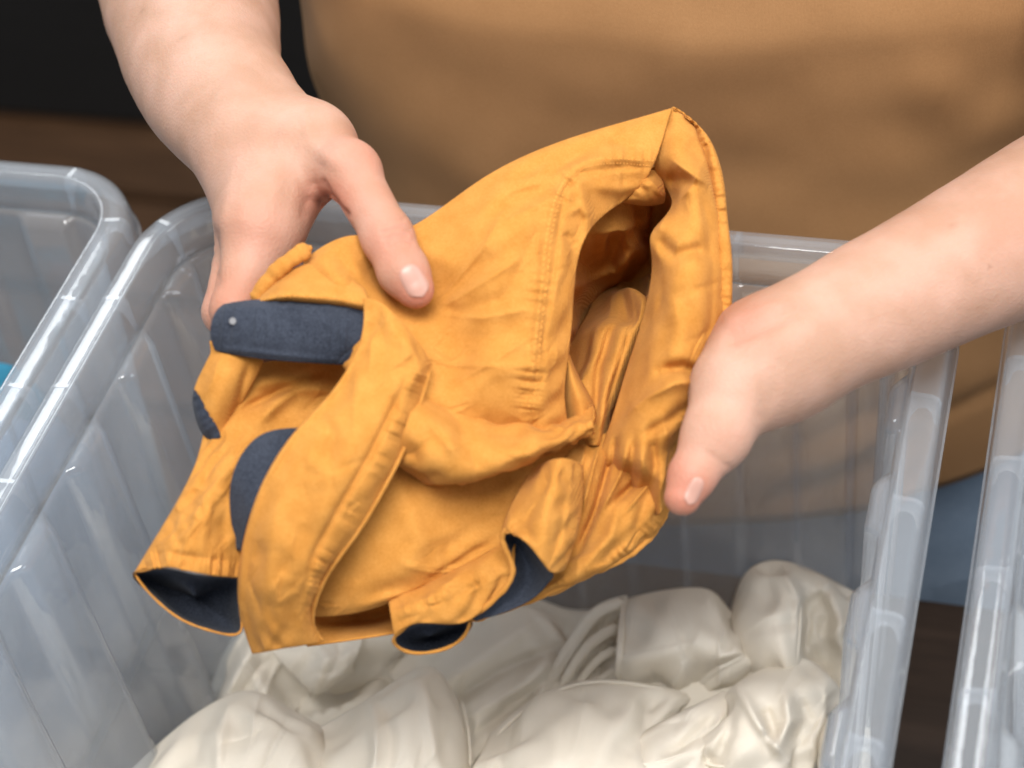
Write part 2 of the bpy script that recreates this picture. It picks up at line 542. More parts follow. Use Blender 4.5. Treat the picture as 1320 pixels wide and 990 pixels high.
# hand, palm up under the cloth
TH0 = pz(948, 505, 0.832)
cone(WR_L, TH0, w2(128, 0.846), w2(114, 0.832), 0.008)
MT2 = pz(923, 560, 0.822)
cone(TH0, MT2, w2(112, 0.832), w2(88, 0.822), 0.005)
IT2 = pz(893, 612, 0.815)
cone(MT2, IT2, w2(86, 0.822), w2(58, 0.815), 0.006)
TT2 = pz(880, 641, 0.812)
cone(IT2, TT2, w2(58, 0.815), w2(46, 0.812), 0.004)
PALM = pz(880, 470, 0.905)
cone(WR_L, PALM, w2(120, 0.86), w2(96, 0.905), 0.02)
for (a, b, c, d, r) in (((868, 520, 0.915), (800, 605, 0.930), (755, 650, 0.920), (725, 672, 0.905), 58),
                        ((855, 490, 0.935), (785, 572, 0.965), (735, 618, 0.960), (702, 645, 0.945), 60),
                        ((850, 462, 0.955), (785, 535, 1.000), (738, 580, 1.000), (706, 606, 0.985), 56),
                        ((850, 440, 0.970), (800, 500, 1.025), (765, 535, 1.030), (742, 556, 1.020), 48)):
    A, B, Cc, D = pz(*a), pz(*b), pz(*c), pz(*d)
    cone(WR_L, A, w2(90, 0.87), w2(r * 1.25, a[2]), 0.015)
    cone(A, B, w2(r * 1.2, a[2]), w2(r, b[2]), 0.004)
    cone(B, Cc, w2(r, b[2]), w2(r * 0.9, c[2]), 0.003)
    cone(Cc, D, w2(r * 0.9, c[2]), w2(r * 0.7, d[2]), 0.003)


def sdf_cone(p, a, b, ra, rb):
    pa = p - a; ba = b - a
    l2 = ba @ ba
    h = np.clip((pa @ ba) / l2, 0, 1)
    h = h * 1.0
    d = pa - h[:, None] * ba
    return np.sqrt((d * d).sum(1)) - (ra + (rb - ra) * h)


def sdf_local(p, prims):
    out = None
    for (a, b, ra, rb, k) in prims:
        d = sdf_cone(p, a, b, ra, rb)
        if out is None:
            out = d
        else:
            h = np.maximum(k - np.abs(out - d), 0) / k
            out = np.minimum(out, d) - h * h * k * 0.25
    return out if out is not None else np.full(len(p), 0.1)


def sdf(p, cell=0.09, reach=0.07):
    """the field, worked out cell by cell with only the primitives that reach it"""
    p = np.asarray(p, float)
    key = np.floor(p / cell).astype(int)
    key = (key[:, 0] + 100) * 40000 + (key[:, 1] + 100) * 200 + key[:, 2] + 100
    order = np.argsort(key, kind='stable')
    cuts = np.flatnonzero(np.diff(key[order])) + 1
    out = np.empty(len(p))
    for ix in np.split(order, cuts):
        q = p[ix]
        lo, hi = q.min(0), q.max(0)
        c = (lo + hi) / 2; r = np.linalg.norm(hi - lo) / 2
        pr = [t for t in PR if sdf_cone(c[None], t[0], t[1], t[2], t[3])[0] < r + reach]
        out[ix] = sdf_local(q, pr)
    return out


def surface_net(fn, lo, hi, cell, blk):
    lo = np.asarray(lo); n = np.ceil((np.asarray(hi) - lo) / (cell * blk)).astype(int)
    # coarse pass
    g = np.stack(np.meshgrid(*[np.arange(k) for k in n], indexing='ij'), -1).reshape(-1, 3)
    cc = lo + (g + 0.5) * cell * blk
    dc = np.concatenate([fn(c) for c in np.array_split(cc, max(1, len(cc) // 60000))])
    near = g[np.abs(dc) < cell * blk * 1.25 + 0.004]
    N = n * blk + 1
    grid = np.full(N, 1.0, np.float32)
    grid[...] = np.nan
    sub = np.stack(np.meshgrid(*[np.arange(blk + 1)] * 3, indexing='ij'), -1).reshape(-1, 3)
    for chunk in np.array_split(near, max(1, len(near) // 400)):
        ix = (chunk[:, None, :] * blk + sub[None]).reshape(-1, 3)
        lin = np.unique(np.ravel_multi_index(ix.T, N))
        ii = np.stack(np.unravel_index(lin, N), -1)
        grid[ii[:, 0], ii[:, 1], ii[:, 2]] = fn(lo + ii * cell)
    s = grid < 0
    valid = ~np.isnan(grid)
    # cells with a sign change
    cs = [s[a:N[0] - 1 + a, b:N[1] - 1 + b, c:N[2] - 1 + c] for a in (0, 1) for b in (0, 1) for c in (0, 1)]
    cv = [valid[a:N[0] - 1 + a, b:N[1] - 1 + b, c:N[2] - 1 + c] for a in (0, 1) for b in (0, 1) for c in (0, 1)]
    anyin = np.logical_or.reduce(cs); allin = np.logical_and.reduce(cs); ok = np.logical_and.reduce(cv)
    act = anyin & ~allin & ok
    idx = np.full(act.shape, -1, np.int64)
    cells = np.argwhere(act)
    idx[act] = np.arange(len(cells))
    V = lo + (cells + 0.5) * cell
    for it in range(5):                    # pull the vertices onto the surface
        e = 0.0005
        d = fn(V)
        gr = np.stack([fn(V + np.eye(3)[k] * e) - fn(V - np.eye(3)[k] * e) for k in range(3)], -1) / (2 * e)
        gr /= np.maximum(np.linalg.norm(gr, axis=1), 1e-6)[:, None]
        V = V - gr * np.clip(d, -cell, cell)[:, None] * 0.9
    Fs = []
    for ax in range(3):
        u, v = (ax + 1) % 3, (ax + 2) % 3
        a = [slice(None)] * 3; b = [slice(None)] * 3
        a[ax] = slice(0, N[ax] - 1); b[ax] = slice(1, N[ax])
        s0, s1 = s[tuple(a)], s[tuple(b)]
        ed = np.argwhere((s0 != s1) & valid[tuple(a)] & valid[tuple(b)])
        ed = ed[(ed[:, u] > 0) & (ed[:, v] > 0) & (ed[:, u] < N[u] - 1) & (ed[:, v] < N[v] - 1)]
        flip = s0[ed[:, 0], ed[:, 1], ed[:, 2]]
        q = []
        for (du, dv) in ((-1, -1), (0, -1), (0, 0), (-1, 0)):
            c = ed.copy(); c[:, u] += du; c[:, v] += dv
            q.append(idx[c[:, 0], c[:, 1], c[:, 2]])
        q = np.stack(q, -1)
        q[~flip] = q[~flip][:, ::-1]
        Fs.append(q[(q >= 0).all(1)])
    return V, np.concatenate(Fs)


BV, BF = surface_net(sdf, (-0.36, -0.33, -0.16), (0.62, 0.36, 0.74), 0.0030, 5)


def to_px(V):
    c = (V - CAM) @ RT
    return 660 + F_PX * c[:, 0] / c[:, 2], 495 - F_PX * c[:, 1] / c[:, 2], c[:, 2]


def poly_dist(px, py, pts):
    """distance to a polyline in pixels, and the run along it"""
    best = np.full(len(px), 1e9); run = np.zeros(len(px)); L0 = 0
    for (x0, y0), (x1, y1) in zip(pts[:-1], pts[1:]):
        dx, dy = x1 - x0, y1 - y0
        l = math.hypot(dx, dy)
        t = np.clip(((px - x0) * dx + (py - y0) * dy) / (l * l), 0, 1)
        d = np.hypot(px - x0 - t * dx, py - y0 - t * dy)
        m_ = d < best
        best[m_] = d[m_]; run[m_] = L0 + t[m_] * l
        L0 += l
    return best, run / L0


# relief of the skin: knuckle creases, tendons, the fold of the thumb web
bx, by, bz = to_px(BV)
fcx, fcy, fcz = bx[BF].mean(1), by[BF].mean(1), bz[BF].mean(1)
bm = bmesh.new()
bvs = [bm.verts.new(v) for v in BV]
bfs = [bm.faces.new([bvs[i] for i in f]) for f in BF]
for cuts, regs in ((2, ((385, 565, 130, 405), (850, 1030, 380, 675))),):
    es = set()
    for f, x_, y_, z_ in zip(bfs, fcx, fcy, fcz):
        if z_ < 0.95 and any(a < x_ < b and c < y_ < d for a, b, c, d in regs):
            es.update(f.edges)
    bmesh.ops.subdivide_edges(bm, edges=list(es), cuts=cuts, use_grid_fill=True)
bm.verts.index_update()
BV = np.array([v.co[:] for v in bm.verts])
BF = [[v.index for v in f.verts] for f in bm.faces]
bm.free()


def sdf_grad(V, e=0.0006):
    g = np.stack([sdf(V + np.eye(3)[k] * e) - sdf(V - np.eye(3)[k] * e) for k in range(3)], -1)
    return g / np.maximum(np.linalg.norm(g, axis=1), 1e-9)[:, None]


for it in range(2):
    nrmB = sdf_grad(BV)
    BV = BV - nrmB * np.clip(sdf(BV), -0.002, 0.002)[:, None]
bx, by, bz = to_px(BV)
facing = ((CAM - BV) * nrmB).sum(1) > 0
skin_strokes = [
    ([(494, 300), (505, 294), (520, 292), (529, 296)], 3.2, -0.94), ([(497, 308), (508, 303), (524, 302)], 3.0, -1.02),
    ([(510, 312), (521, 309), (531, 311)], 3.0, -0.85), ([(490, 291), (506, 284), (520, 283)], 3.0, -0.59),
    ([(500, 316), (512, 318), (530, 318)], 3.5, -0.51),
    ([(416, 236), (424, 252), (436, 268), (446, 276)], 5, -1.4), ([(404, 238), (412, 256), (424, 270)], 5, -0.8),
    ([(402, 258), (420, 268), (440, 277)], 6, -1.0),
    ([(278, 300), (276, 330), (280, 365)], 5, -1.2),
    ([(345, 150), (330, 185), (318, 235), (312, 280)], 9, 0.8), ([(372, 165), (362, 205), (352, 260)], 9, 0.9), ([(395, 150), (400, 185), (430, 210)], 9, 0.8),
    ([(310, 205), (296, 240), (290, 280)], 8, 0.8), ([(335, 200), (345, 225), (338, 255), (345, 280)], 5, 0.5), ([(388, 185), (378, 225), (380, 250)], 5, 0.5), ([(412, 215), (398, 245), (392, 275)], 8, -0.9), ([(290, 290), (318, 288), (345, 292)], 12, 0.5),
    ([(440, 205), (462, 203), (478, 214)], 14, 0.8),
    ([(945, 436), (985, 420), (1030, 398)], 10, -2.4), ([(940, 412), (975, 402), (1010, 388)], 8, 0.7),
    ([(985, 440), (1000, 470), (996, 505), (985, 535)], 9, -0.6), ([(975, 450), (985, 480), (982, 520)], 6, -0.35),
    ([(915, 585), (930, 596), (942, 603)], 4, -0.35),
]
disp = np.zeros(len(BV))
for pts, w, amp in skin_strokes:
    d, _ = poly_dist(bx, by, pts)
    disp += np.where(facing & (bz < 1.05), amp * 0.001 * np.exp(-(d / w) ** 2), 0)
disp += 0.00035 * fbm(BV, 120, 2, 5)
BV = BV + nrmB * disp[:, None]
flush_shade = np.zeros(len(BV))
for (x, y, r, a) in ((540, 378, 42, 0.95), (505, 315, 50, 0.6), (465, 205, 42, 0.55), (478, 260, 45, 0.4), (425, 262, 40, 0.9), (300, 390, 60, 0.55), (330, 300, 55, 0.4), (345, 215, 60, 0.18),
                     (885, 640, 50, 0.9), (865, 615, 45, 0.7), (930, 560, 40, 0.2), (960, 415, 40, 0.5), (400, 320, 30, 0.6), (1290, 300, 60, 0.2), (1200, 330, 90, 0.1)):  # skin redness; the wrist spot also paints in the tendon's reddish shading
    flush_shade = np.maximum(flush_shade, a * np.exp(-((bx - x) ** 2 + (by - y) ** 2) / r ** 2))
mole = np.zeros(len(BV))
for (x, y, r) in ((184, 14, 3.2), (232, 50, 2.5), (1275, 345, 3.2), (1226, 292, 2.5), (1180, 240, 2.2)):
    mole = np.maximum(mole, 0.45 * np.exp(-((bx - x) ** 2 + (by - y) ** 2) / r ** 2))
person = mesh_obj('person', BV, BF, M_SKIN)
tag(person, 'person in a tan t-shirt and blue jeans holding up an orange shirt in both hands', 'person')
for nm, val in (('flush_shade', flush_shade), ('mole', mole)):
    a_ = person.data.attributes.new(nm, 'FLOAT', 'POINT')
    a_.data.foreach_set('value', val.astype(np.float32))
body_bvh = BVHTree.FromPolygons([tuple(v) for v in BV], [tuple(int(i) for i in f) for f in BF])


def nail(center, axis, length, width):
    """thumbnail hugging the fingertip; sizes in photo pixels"""
    ax = np.array(axis, float); ax /= np.hypot(*ax)
    ay = np.array([-ax[1], ax[0]])
    nu, nv = 15, 19
    V = []
    for j in range(nv):
        for i in range(nu):
            u, v = -1 + 2 * i / (nu - 1), -1 + 2 * j / (nv - 1)
            wv = width * 0.5 * (0.94 + 0.06 * v) * max(0.02, 1 - (abs(v) ** (3.2 if v < 0 else 5.0))) ** 0.5 if abs(v) < 1 else width * 0.12
            p = np.array(center) + ax * v * length * 0.5 * (1 - 0.06 * u * u) + ay * u * wv
            w = at(p[0], p[1], 1.0)
            d = Vector(w - CAM).normalized()
            hit, nr, _, _ = body_bvh.ray_cast(Vector(CAM), d)
            e = max(abs(u), abs(v) if v < 0 else 0)
            lift = 0.00055 * (1 - e ** 6) - 0.0003 * e ** 6 + (0.0002 if v > 0.8 else 0)
            V.append(hit + nr * lift)
    Fq = [(j * nu + i, j * nu + i + 1, (j + 1) * nu + i + 1, (j + 1) * nu + i) for j in range(nv - 1) for i in range(nu - 1)]
    o = mesh_obj('thumbnail', V, Fq, M_NAIL, person)
    return o


nail((533, 361), (0.50, 0.87), 46, 36)
nail((895, 632), (-0.42, 0.90), 38, 22)


# clothes
def loft(name, rings, mat, parent, close=True):
    n = len(rings[0])
    V = np.concatenate(rings)
    Fq = []
    for a in range(len(rings) - 1):
        for i in range(n if close else n - 1):
            j = (i + 1) % n
            Fq.append((a * n + i, a * n + j, (a + 1) * n + j, (a + 1) * n + i))
    return mesh_obj(name, V, Fq, mat, parent)


def ell(cx, cy, rx, ry, z, n=160, p=2.4):
    a = np.linspace(0, 2 * math.pi, n, endpoint=False)
    c, s = np.cos(a), np.sin(a)
    return np.c_[cx + rx * np.sign(c) * np.abs(c) ** (2 / p), cy + ry * np.sign(s) * np.abs(s) ** (2 / p), np.full(n, z)]


zs = np.linspace(0.0, 1.0, 90)
rings = []
for t in zs:
    z = 0.025 + t * 0.535
    rx = np.interp(t, [0, 0.25, 0.6, 0.85, 1], [0.222, 0.226, 0.235, 0.215, 0.14])
    ry = np.interp(t, [0, 0.25, 0.6, 0.85, 1], [0.128, 0.132, 0.142, 0.12, 0.085])
    r = ell(0.045, 0.205, rx, ry, z)
    rings.append(r)
V = np.concatenate(rings)
ctr = np.c_[np.full(len(V), 0.045), np.full(len(V), 0.205), V[:, 2]]
od = V - ctr; od /= np.linalg.norm(od, axis=1)[:, None]
tx, ty, tz = to_px(V)
dd = 0.0012 * fbm(V * [1, 1, 0.5], 13, 2, 11) + 0.0008 * fbm(V, 60, 2, 12)
for pts, w, amp in (([(450, 60), (520, 130), (640, 200)], 60, 9), ([(560, 0), (680, 40), (860, 60)], 110, 7), ([(1010, 0), (1100, 30), (1250, 40)], 100, 4),
                    ([(1200, 110), (1250, 160), (1310, 150)], 40, 5), ([(1000, 590), (1100, 575), (1180, 540)], 10, -4), ([(1050, 560), (1150, 530)], 12, 4),
                    ([(1000, 545), (1090, 520), (1150, 500)], 8, -3), ([(1215, 520), (1290, 490)], 8, -4), ([(860, 650), (1000, 640), (1150, 610)], 14, 3)):
    d, _ = poly_dist(tx, ty, pts)
    dd += np.where(V[:, 1] < 0.2, amp * 0.001 * np.exp(-(d / w) ** 2), 0)
V = V + od * dd[:, None]
n = 160
hz = np.clip(0.012 + 0.25 * (V[:, 0] - 0.2), -0.05, 0.045)
fall = np.clip(1 - (V[:, 2] - 0.025) / 0.535, 0, 1) ** 4
V[:, 2] += (hz - 0.025) * fall
ring0 = V[:n] * 1.0
inn = ctr[:n] + (ring0 - ctr[:n]) * 0.985
tee = loft('t_shirt', [inn, ring0] + [V[k * n:(k + 1) * n] for k in range(1, 90)], M_TEE, person)
sol = []
for (sh, el) in ((SH_R, EL_R), (SH_L, EL_L)):
    d = (el - sh); d /= np.linalg.norm(d)
    u = np.cross(d, [0, 0, 1.0]); u /= np.linalg.norm(u); w_ = np.cross(d, u)
    rr = []
    for (t, r) in ((-0.05, 0.03), (-0.02, 0.062), (0.04, 0.072), (0.10, 0.075), (0.15, 0.078), (0.152, 0.076), (0.10, 0.072)):
        a = np.linspace(0, 2 * math.pi, 48, endpoint=False)
        rr.append(sh + d * t + np.outer(np.cos(a), u) * r + np.outer(np.sin(a), w_) * r)
    sol.append(loft('sleeve', rr, M_TEE, tee))
jr = []
for t in np.linspace(0, 1, 30):
    z = -0.03 - 0.14 + t * 0.27
    jr.append(ell(0.045, 0.205, 0.205 - 0.006 * t, 0.117 - 0.004 * t, z, 120, 2.3))
V = np.concatenate(jr)
od = V - np.c_[np.full(len(V), 0.045), np.full(len(V), 0.205), V[:, 2]]
od /= np.linalg.norm(od, axis=1)[:, None]
V = V + od * (0.0025 * fbm(V, 30, 3, 21))[:, None]
jeans = loft('jeans', [V[k * 120:(k + 1) * 120] for k in range(30)], M_JEANS, person)
for sx in (-0.062, 0.152):
    rr = [ell(sx, 0.21, r, r * 1.02, z, 48, 2.2) for (z, r) in ((-0.10, 0.100), (-0.20, 0.096), (-0.35, 0.085), (-0.5, 0.068), (-0.65, 0.062), (-0.78, 0.06))]
    loft('trouser_leg', rr, M_JEANS, jeans)
for sx in (-0.062, 0.152):
    rr = [np.c_[np.array([sx + r * 0.55 * math.cos(a) for a in np.linspace(0, 6.283, 24, endpoint=False)]),
                np.array([0.16 + r * math.sin(a) for a in np.linspace(0, 6.283, 24, endpoint=False)]), np.full(24, z)]
          for (z, r) in ((-0.7985, 0.12), (-0.79, 0.125), (-0.76, 0.115), (-0.735, 0.08), (-0.73, 0.03))]
    loft('shoe', rr, M_BLACK, person)

#==GARMENT==
# ------------------------------------------------------------------ orange shirt: folded cloth panels
def grid_spline(rows, nu, nv):
    rows = np.asarray(rows, float)
    R_, Cn, _ = rows.shape
    tu, tv = np.linspace(0, 1, Cn), np.linspace(0, 1, R_)
    qu, qv = np.linspace(0, 1, nu), np.linspace(0, 1, nv)
    mid = np.stack([spl(tu, rows[r], qu) for r in range(R_)])          # R, nu, 3
    return spl(tv, mid.reshape(R_, -1), qv).reshape(nv, nu, 3)


def buckle(T, eu, ev, bend, iters, seed):
    """let a sheet that is a little too large for its place crumple: rest lengths longer than the laid-out ones, edges held"""
    m_, n_, _ = T.shape
    X = T.copy()
    r = np.random.default_rng(seed)
    yy, xx = np.meshgrid(np.linspace(0, 1, m_), np.linspace(0, 1, n_), indexing='ij')
    q = np.c_[xx.ravel(), yy.ravel()]
    f = lambda k: np.clip(0.55 + 0.75 * fbm(q, 9, 2, seed + k), 0.0, 2.2).reshape(m_, n_)
    fu, fv = 1 + eu * f(1), 1 + ev * f(2)
    N_ = np.cross(np.gradient(T, axis=1), np.gradient(T, axis=0)); N_ /= np.maximum(np.linalg.norm(N_, axis=2), 1e-9)[..., None]
    X += N_ * (0.0009 * fbm(q, 24, 2, seed + 9).reshape(m_, n_))[..., None]
    ln = lambda a, b: np.linalg.norm(a - b, axis=-1)
    cons = []
    for st in (0, 1):
        cons.append(((slice(None), slice(st, n_ - 1, 2)), (slice(None), slice(st + 1, n_, 2)), fu[:, st:n_ - 1:2], 1.0))
        cons.append(((slice(st, m_ - 1, 2), slice(None)), (slice(st + 1, m_, 2), slice(None)), fv[st:m_ - 1:2, :], 1.0))
    fd = 0.5 * (fu + fv)
    for st in (0, 1):
        cons.append(((slice(0, m_ - 1), slice(st, n_ - 1, 2)), (slice(1, m_), slice(st + 1, n_, 2)), fd[:-1, st:n_ - 1:2], 0.35))
        cons.append(((slice(0, m_ - 1), slice(st + 1, n_, 2)), (slice(1, m_), slice(st, n_ - 1, 2)), fd[:-1, st + 1:n_:2], 0.35))
    for st in range(4):
        for ax in (0, 1):
            N2 = n_ if ax else m_
            idx = [k for k in range(N2 - 2) if k % 4 == st or k % 4 == (st + 1) % 4][:]
            idx = np.array([k for k in range(N2 - 2) if k % 4 == st])
            if len(idx) == 0: continue
            a = (slice(None), idx) if ax else (idx, slice(None))
            b = (slice(None), idx + 2) if ax else (idx + 2, slice(None))
            cons.append((a, b, 1 + 0 * (fu[a]), bend))
    rest = []
    for a, b, f_, k in cons:
        d = b[0] if False else None
        L_ = ln(T[a][:, :], T[b][:, :])
        rest.append(L_ * f_)
    pin = np.zeros((m_, n_), bool); pin[0] = pin[-1] = True; pin[:, 0] = pin[:, -1] = True
    for it in range(iters):
        for (a, b, f_, k), L_ in zip(cons, rest):
            A, B = X[a], X[b]
            d = B - A; l = np.linalg.norm(d, axis=-1); l = np.maximum(l, 1e-9)
            c = (0.5 * k * (l - L_) / l)[..., None] * d
            X[a] = A + c; X[b] = B - c
        X += 0.012 * (T - X)
        X[pin] = T[pin]
    return X


Z0 = 0.84
patch_no = [0]
SURF = {}


def panel(name, rows, strokes=(), mat=None, parent=None, nu=70, nv=70, thick=0.0008, wr=0.5, heights=False, puck=(), key=None, wscale=90, auto=None, buck=None, wide=(2.0, 4.5), long=(25, 110), high=(0.5, 1.7)):
    """cloth panel laid through control points (photo x, photo y, mm towards the viewer); strokes carve folds"""
    patch_no[0] += 1
    G = grid_spline(rows, nu, nv).reshape(-1, 3)
    x, y, d = G[:, 0].copy(), G[:, 1].copy(), G[:, 2].copy()
    for st in strokes:
        pts, w, amp = st[0], st[1], st[2]
        kind = st[3] if len(st) > 3 else 'g'
        ds, run = poly_dist(x, y, pts)
        taper = np.clip(np.minimum(run, 1 - run) * 5, 0, 1) if len(pts) > 1 else 1
        taper = 0.25 + 0.75 * taper
        if kind == 'g':
            d += amp * taper * np.exp(-(ds / w) ** 2)
        elif kind == 's':                  # sharp crest
            d += amp * taper * np.exp(-ds / w)
        elif kind == 'p':                  # puckers across a seam
            d += amp * np.exp(-(ds / w) ** 2) * (0.25 + 1.1 * np.sin(run * 11.0 + patch_no[0]) ** 2 * np.sin(run * 4.3 + 1.0) ** 2) * (np.sin(run * st[4] * 6.283 + 1.5 * np.sin(run * st[4] * 1.9)) + 0.5 * np.sin(run * st[4] * 2.7 * 6.283))
    if auto:                               # crisp small creases: (how many, main direction, spread)
        r = np.random.default_rng(100 + patch_no[0])
        for _ in range(auto[0]):
            k = r.integers(len(x)); a = auto[1] + auto[2] * r.normal(); l = r.uniform(*long)
            c, b = math.cos(a), r.normal() * 0.18
            p0 = np.array([x[k], y[k]]); dr = np.array([c, math.sin(a)]); nr = np.array([-dr[1], dr[0]])
            pts = [tuple(p0 - dr * l * 0.5), tuple(p0 + nr * l * b), tuple(p0 + dr * l * 0.5)]
            ds, run = poly_dist(x, y, pts)
            w = r.uniform(*wide); am = r.uniform(*high) * (1 if r.random() < 0.6 else -1)
            sg = (x - p0[0]) * nr[0] + (y - p0[1]) * nr[1] > 0
            tp = np.clip(np.sin(np.clip(run, 0, 1) * math.pi), 0, 1) ** 0.7
            d += am * tp * np.where(sg, np.exp(-ds / w), np.exp(-(ds / (w * 2.6)) ** 2))
    P = at_h(x, y, d / 1000.0) if heights else at(x, y, Z0 - d / 1000.0)
    vd = CAM - P; vd /= np.linalg.norm(vd, axis=1)[:, None]
    if wr:
        q = np.c_[x, y, np.full(len(x), patch_no[0] * 37.0)] / 1000.0
        wv = fbm(q + 0.02 * np.stack([fbm(q, 30, 1, 3), fbm(q, 30, 1, 4), 0 * x], -1), wscale, 3, 7 + patch_no[0])
        rd = 1 - np.abs(np.clip(wv, -1.4, 1.4))
        P = P + vd * (wr * 0.001 * (0.5 * wv + 0.5 * rd))[:, None]
    if buck:                               # (excess across, excess along, bending, grid step)
        stp = buck[3]
        iu = np.unique(np.r_[np.arange(0, nu, stp), nu - 1]); iv = np.unique(np.r_[np.arange(0, nv, stp), nv - 1])
        T = P.reshape(nv, nu, 3)[np.ix_(iv, iu)]
        D = buckle(T, buck[0], buck[1], buck[2], 70, 300 + patch_no[0]) - T
        mid = np.stack([spl(iu / (nu - 1), D[k], np.linspace(0, 1, nu)) for k in range(len(iv))])
        P = P + spl(iv / (nv - 1), mid.reshape(len(iv), -1), np.linspace(0, 1, nv)).reshape(-1, 3)
    i, j = np.meshgrid(np.arange(nu - 1), np.arange(nv - 1))
    a = (j * nu + i).ravel()
    Fq = np.stack([a, a + 1, a + nu + 1, a + nu], -1)
    fn_ = np.cross(P[Fq[:, 1]] - P[Fq[:, 0]], P[Fq[:, 3]] - P[Fq[:, 0]])
    if ((fn_ * vd[Fq[:, 0]]).sum(1)).sum() < 0:
        Fq = Fq[:, ::-1]
    uu, vv = np.meshgrid(np.linspace(0, 1, nu), np.linspace(0, 1, nv))
    o = mesh_obj(name, P, Fq, mat or M_ORANGE, parent, uv=np.c_[uu.ravel(), vv.ravel()])
    if thick:
        solid(o, thick, -1)
    if key:
        SURF[key] = (x, y, P, vd)
    return o


def ribbon_tube(name, pts, r, mat, parent, puck=0.0, n=None, seg=10, flat=1.0, heights=False, rs=None):
    """rolled hem along points (photo x, photo y, mm towards the viewer); r in pixels"""
    pts = np.asarray(pts, float)
    t = np.linspace(0, 1, len(pts))
    ln = np.hypot(*np.diff(pts[:, :2], axis=0).T).sum()
    n = n or int(ln / 3) + 4
    q = spl(t, pts, np.linspace(0, 1, n))
    P = at_h(q[:, 0], q[:, 1], q[:, 2] / 1000) if heights else at(q[:, 0], q[:, 1], Z0 - q[:, 2] / 1000)
    T = np.gradient(P, axis=0); T /= np.linalg.norm(T, axis=1)[:, None]
    vd = CAM - P; vd /= np.linalg.norm(vd, axis=1)[:, None]
    sd = np.cross(T, vd); sd /= np.linalg.norm(sd, axis=1)[:, None]
    s = np.linspace(0, ln, n)
    rr = r * Z0 / F_PX * (1 + puck * (np.sin(s / 4.1 + 2 * np.sin(s / 23)) + 0.6 * np.sin(s / 2.3)))
    if rs is not None:
        rr = rr * spl(np.linspace(0, 1, len(rs)), np.asarray(rs, float)[:, None], np.linspace(0, 1, n))[:, 0]
    rr = rr * np.clip(np.minimum(np.arange(n), n - 1 - np.arange(n)) / 3.0, 0.25, 1)
    V = []
    for k in range(seg):
        a = 2 * math.pi * k / seg
        V.append(P + sd * (rr * math.cos(a))[:, None] + vd * (rr * flat * math.sin(a))[:, None])
    V = np.stack(V, 1).reshape(-1, 3)
    Fq = [(i * seg + k, i * seg + (k + 1) % seg, (i + 1) * seg + (k + 1) % seg, (i + 1) * seg + k) for i in range(n - 1) for k in range(seg)]
    Fq += [tuple(range(seg)), tuple((n - 1) * seg + k for k in range(seg - 1, -1, -1))]
    return mesh_obj(name, V, Fq, mat, parent)


def stitches(pts, key, parent, mat=None, step=5.6, off=0.0):
    """a run of thread stitches lying on a panel"""
    x, y, P, vd = SURF[key]
    pts = np.asarray(pts, float)
    t = np.linspace(0, 1, len(pts))
    ln = np.hypot(*np.diff(pts, axis=0).T).sum()
    n = int(ln / step)
    q = spl(t, pts, np.linspace(0, 1, n * 2 + 1))
    V, Fc = [], []
    W = []
    for p in q:
        k = np.argsort((x - p[0]) ** 2 + (y - p[1]) ** 2)[:4]
        w = 1 / (np.hypot(x[k] - p[0], y[k] - p[1]) + 0.1); w /= w.sum()
        W.append((P[k] * w[:, None]).sum(0) + vd[k[0]] * 0.00022)
    for i in range(n):
        a, b = W[2 * i], W[2 * i + 1]
        d = b - a
        l = np.linalg.norm(d)
        if l < 1e-6: continue
        d /= l
        vv = CAM - a; vv /= np.linalg.norm(vv)
        s = np.cross(d, vv); s /= np.linalg.norm(s)
        b0 = len(V)
        for (t_, r_, h_) in ((0.0, 0.00012, -0.0003), (0.25, 0.00023, 0.00006), (1.0, 0.00023, 0.00006), (1.25, 0.00012, -0.0003)):
            c = a + d * l * t_ + vv * h_
            V += [c - s * r_, c + vv * r_, c + s * r_]
        for k in range(3):
            o_ = b0 + 3 * k
            Fc += [(o_, o_ + 1, o_ + 4, o_ + 3), (o_ + 1, o_ + 2, o_ + 5, o_ + 4)]
    return tag(mesh_obj('stitching', V, Fc, mat or M_THREAD, parent), kind='stuff')


shirt = empty('orange_shirt', (0, 0, 0), 'crumpled orange cotton shirt with navy trim held in both hands', 'shirt')

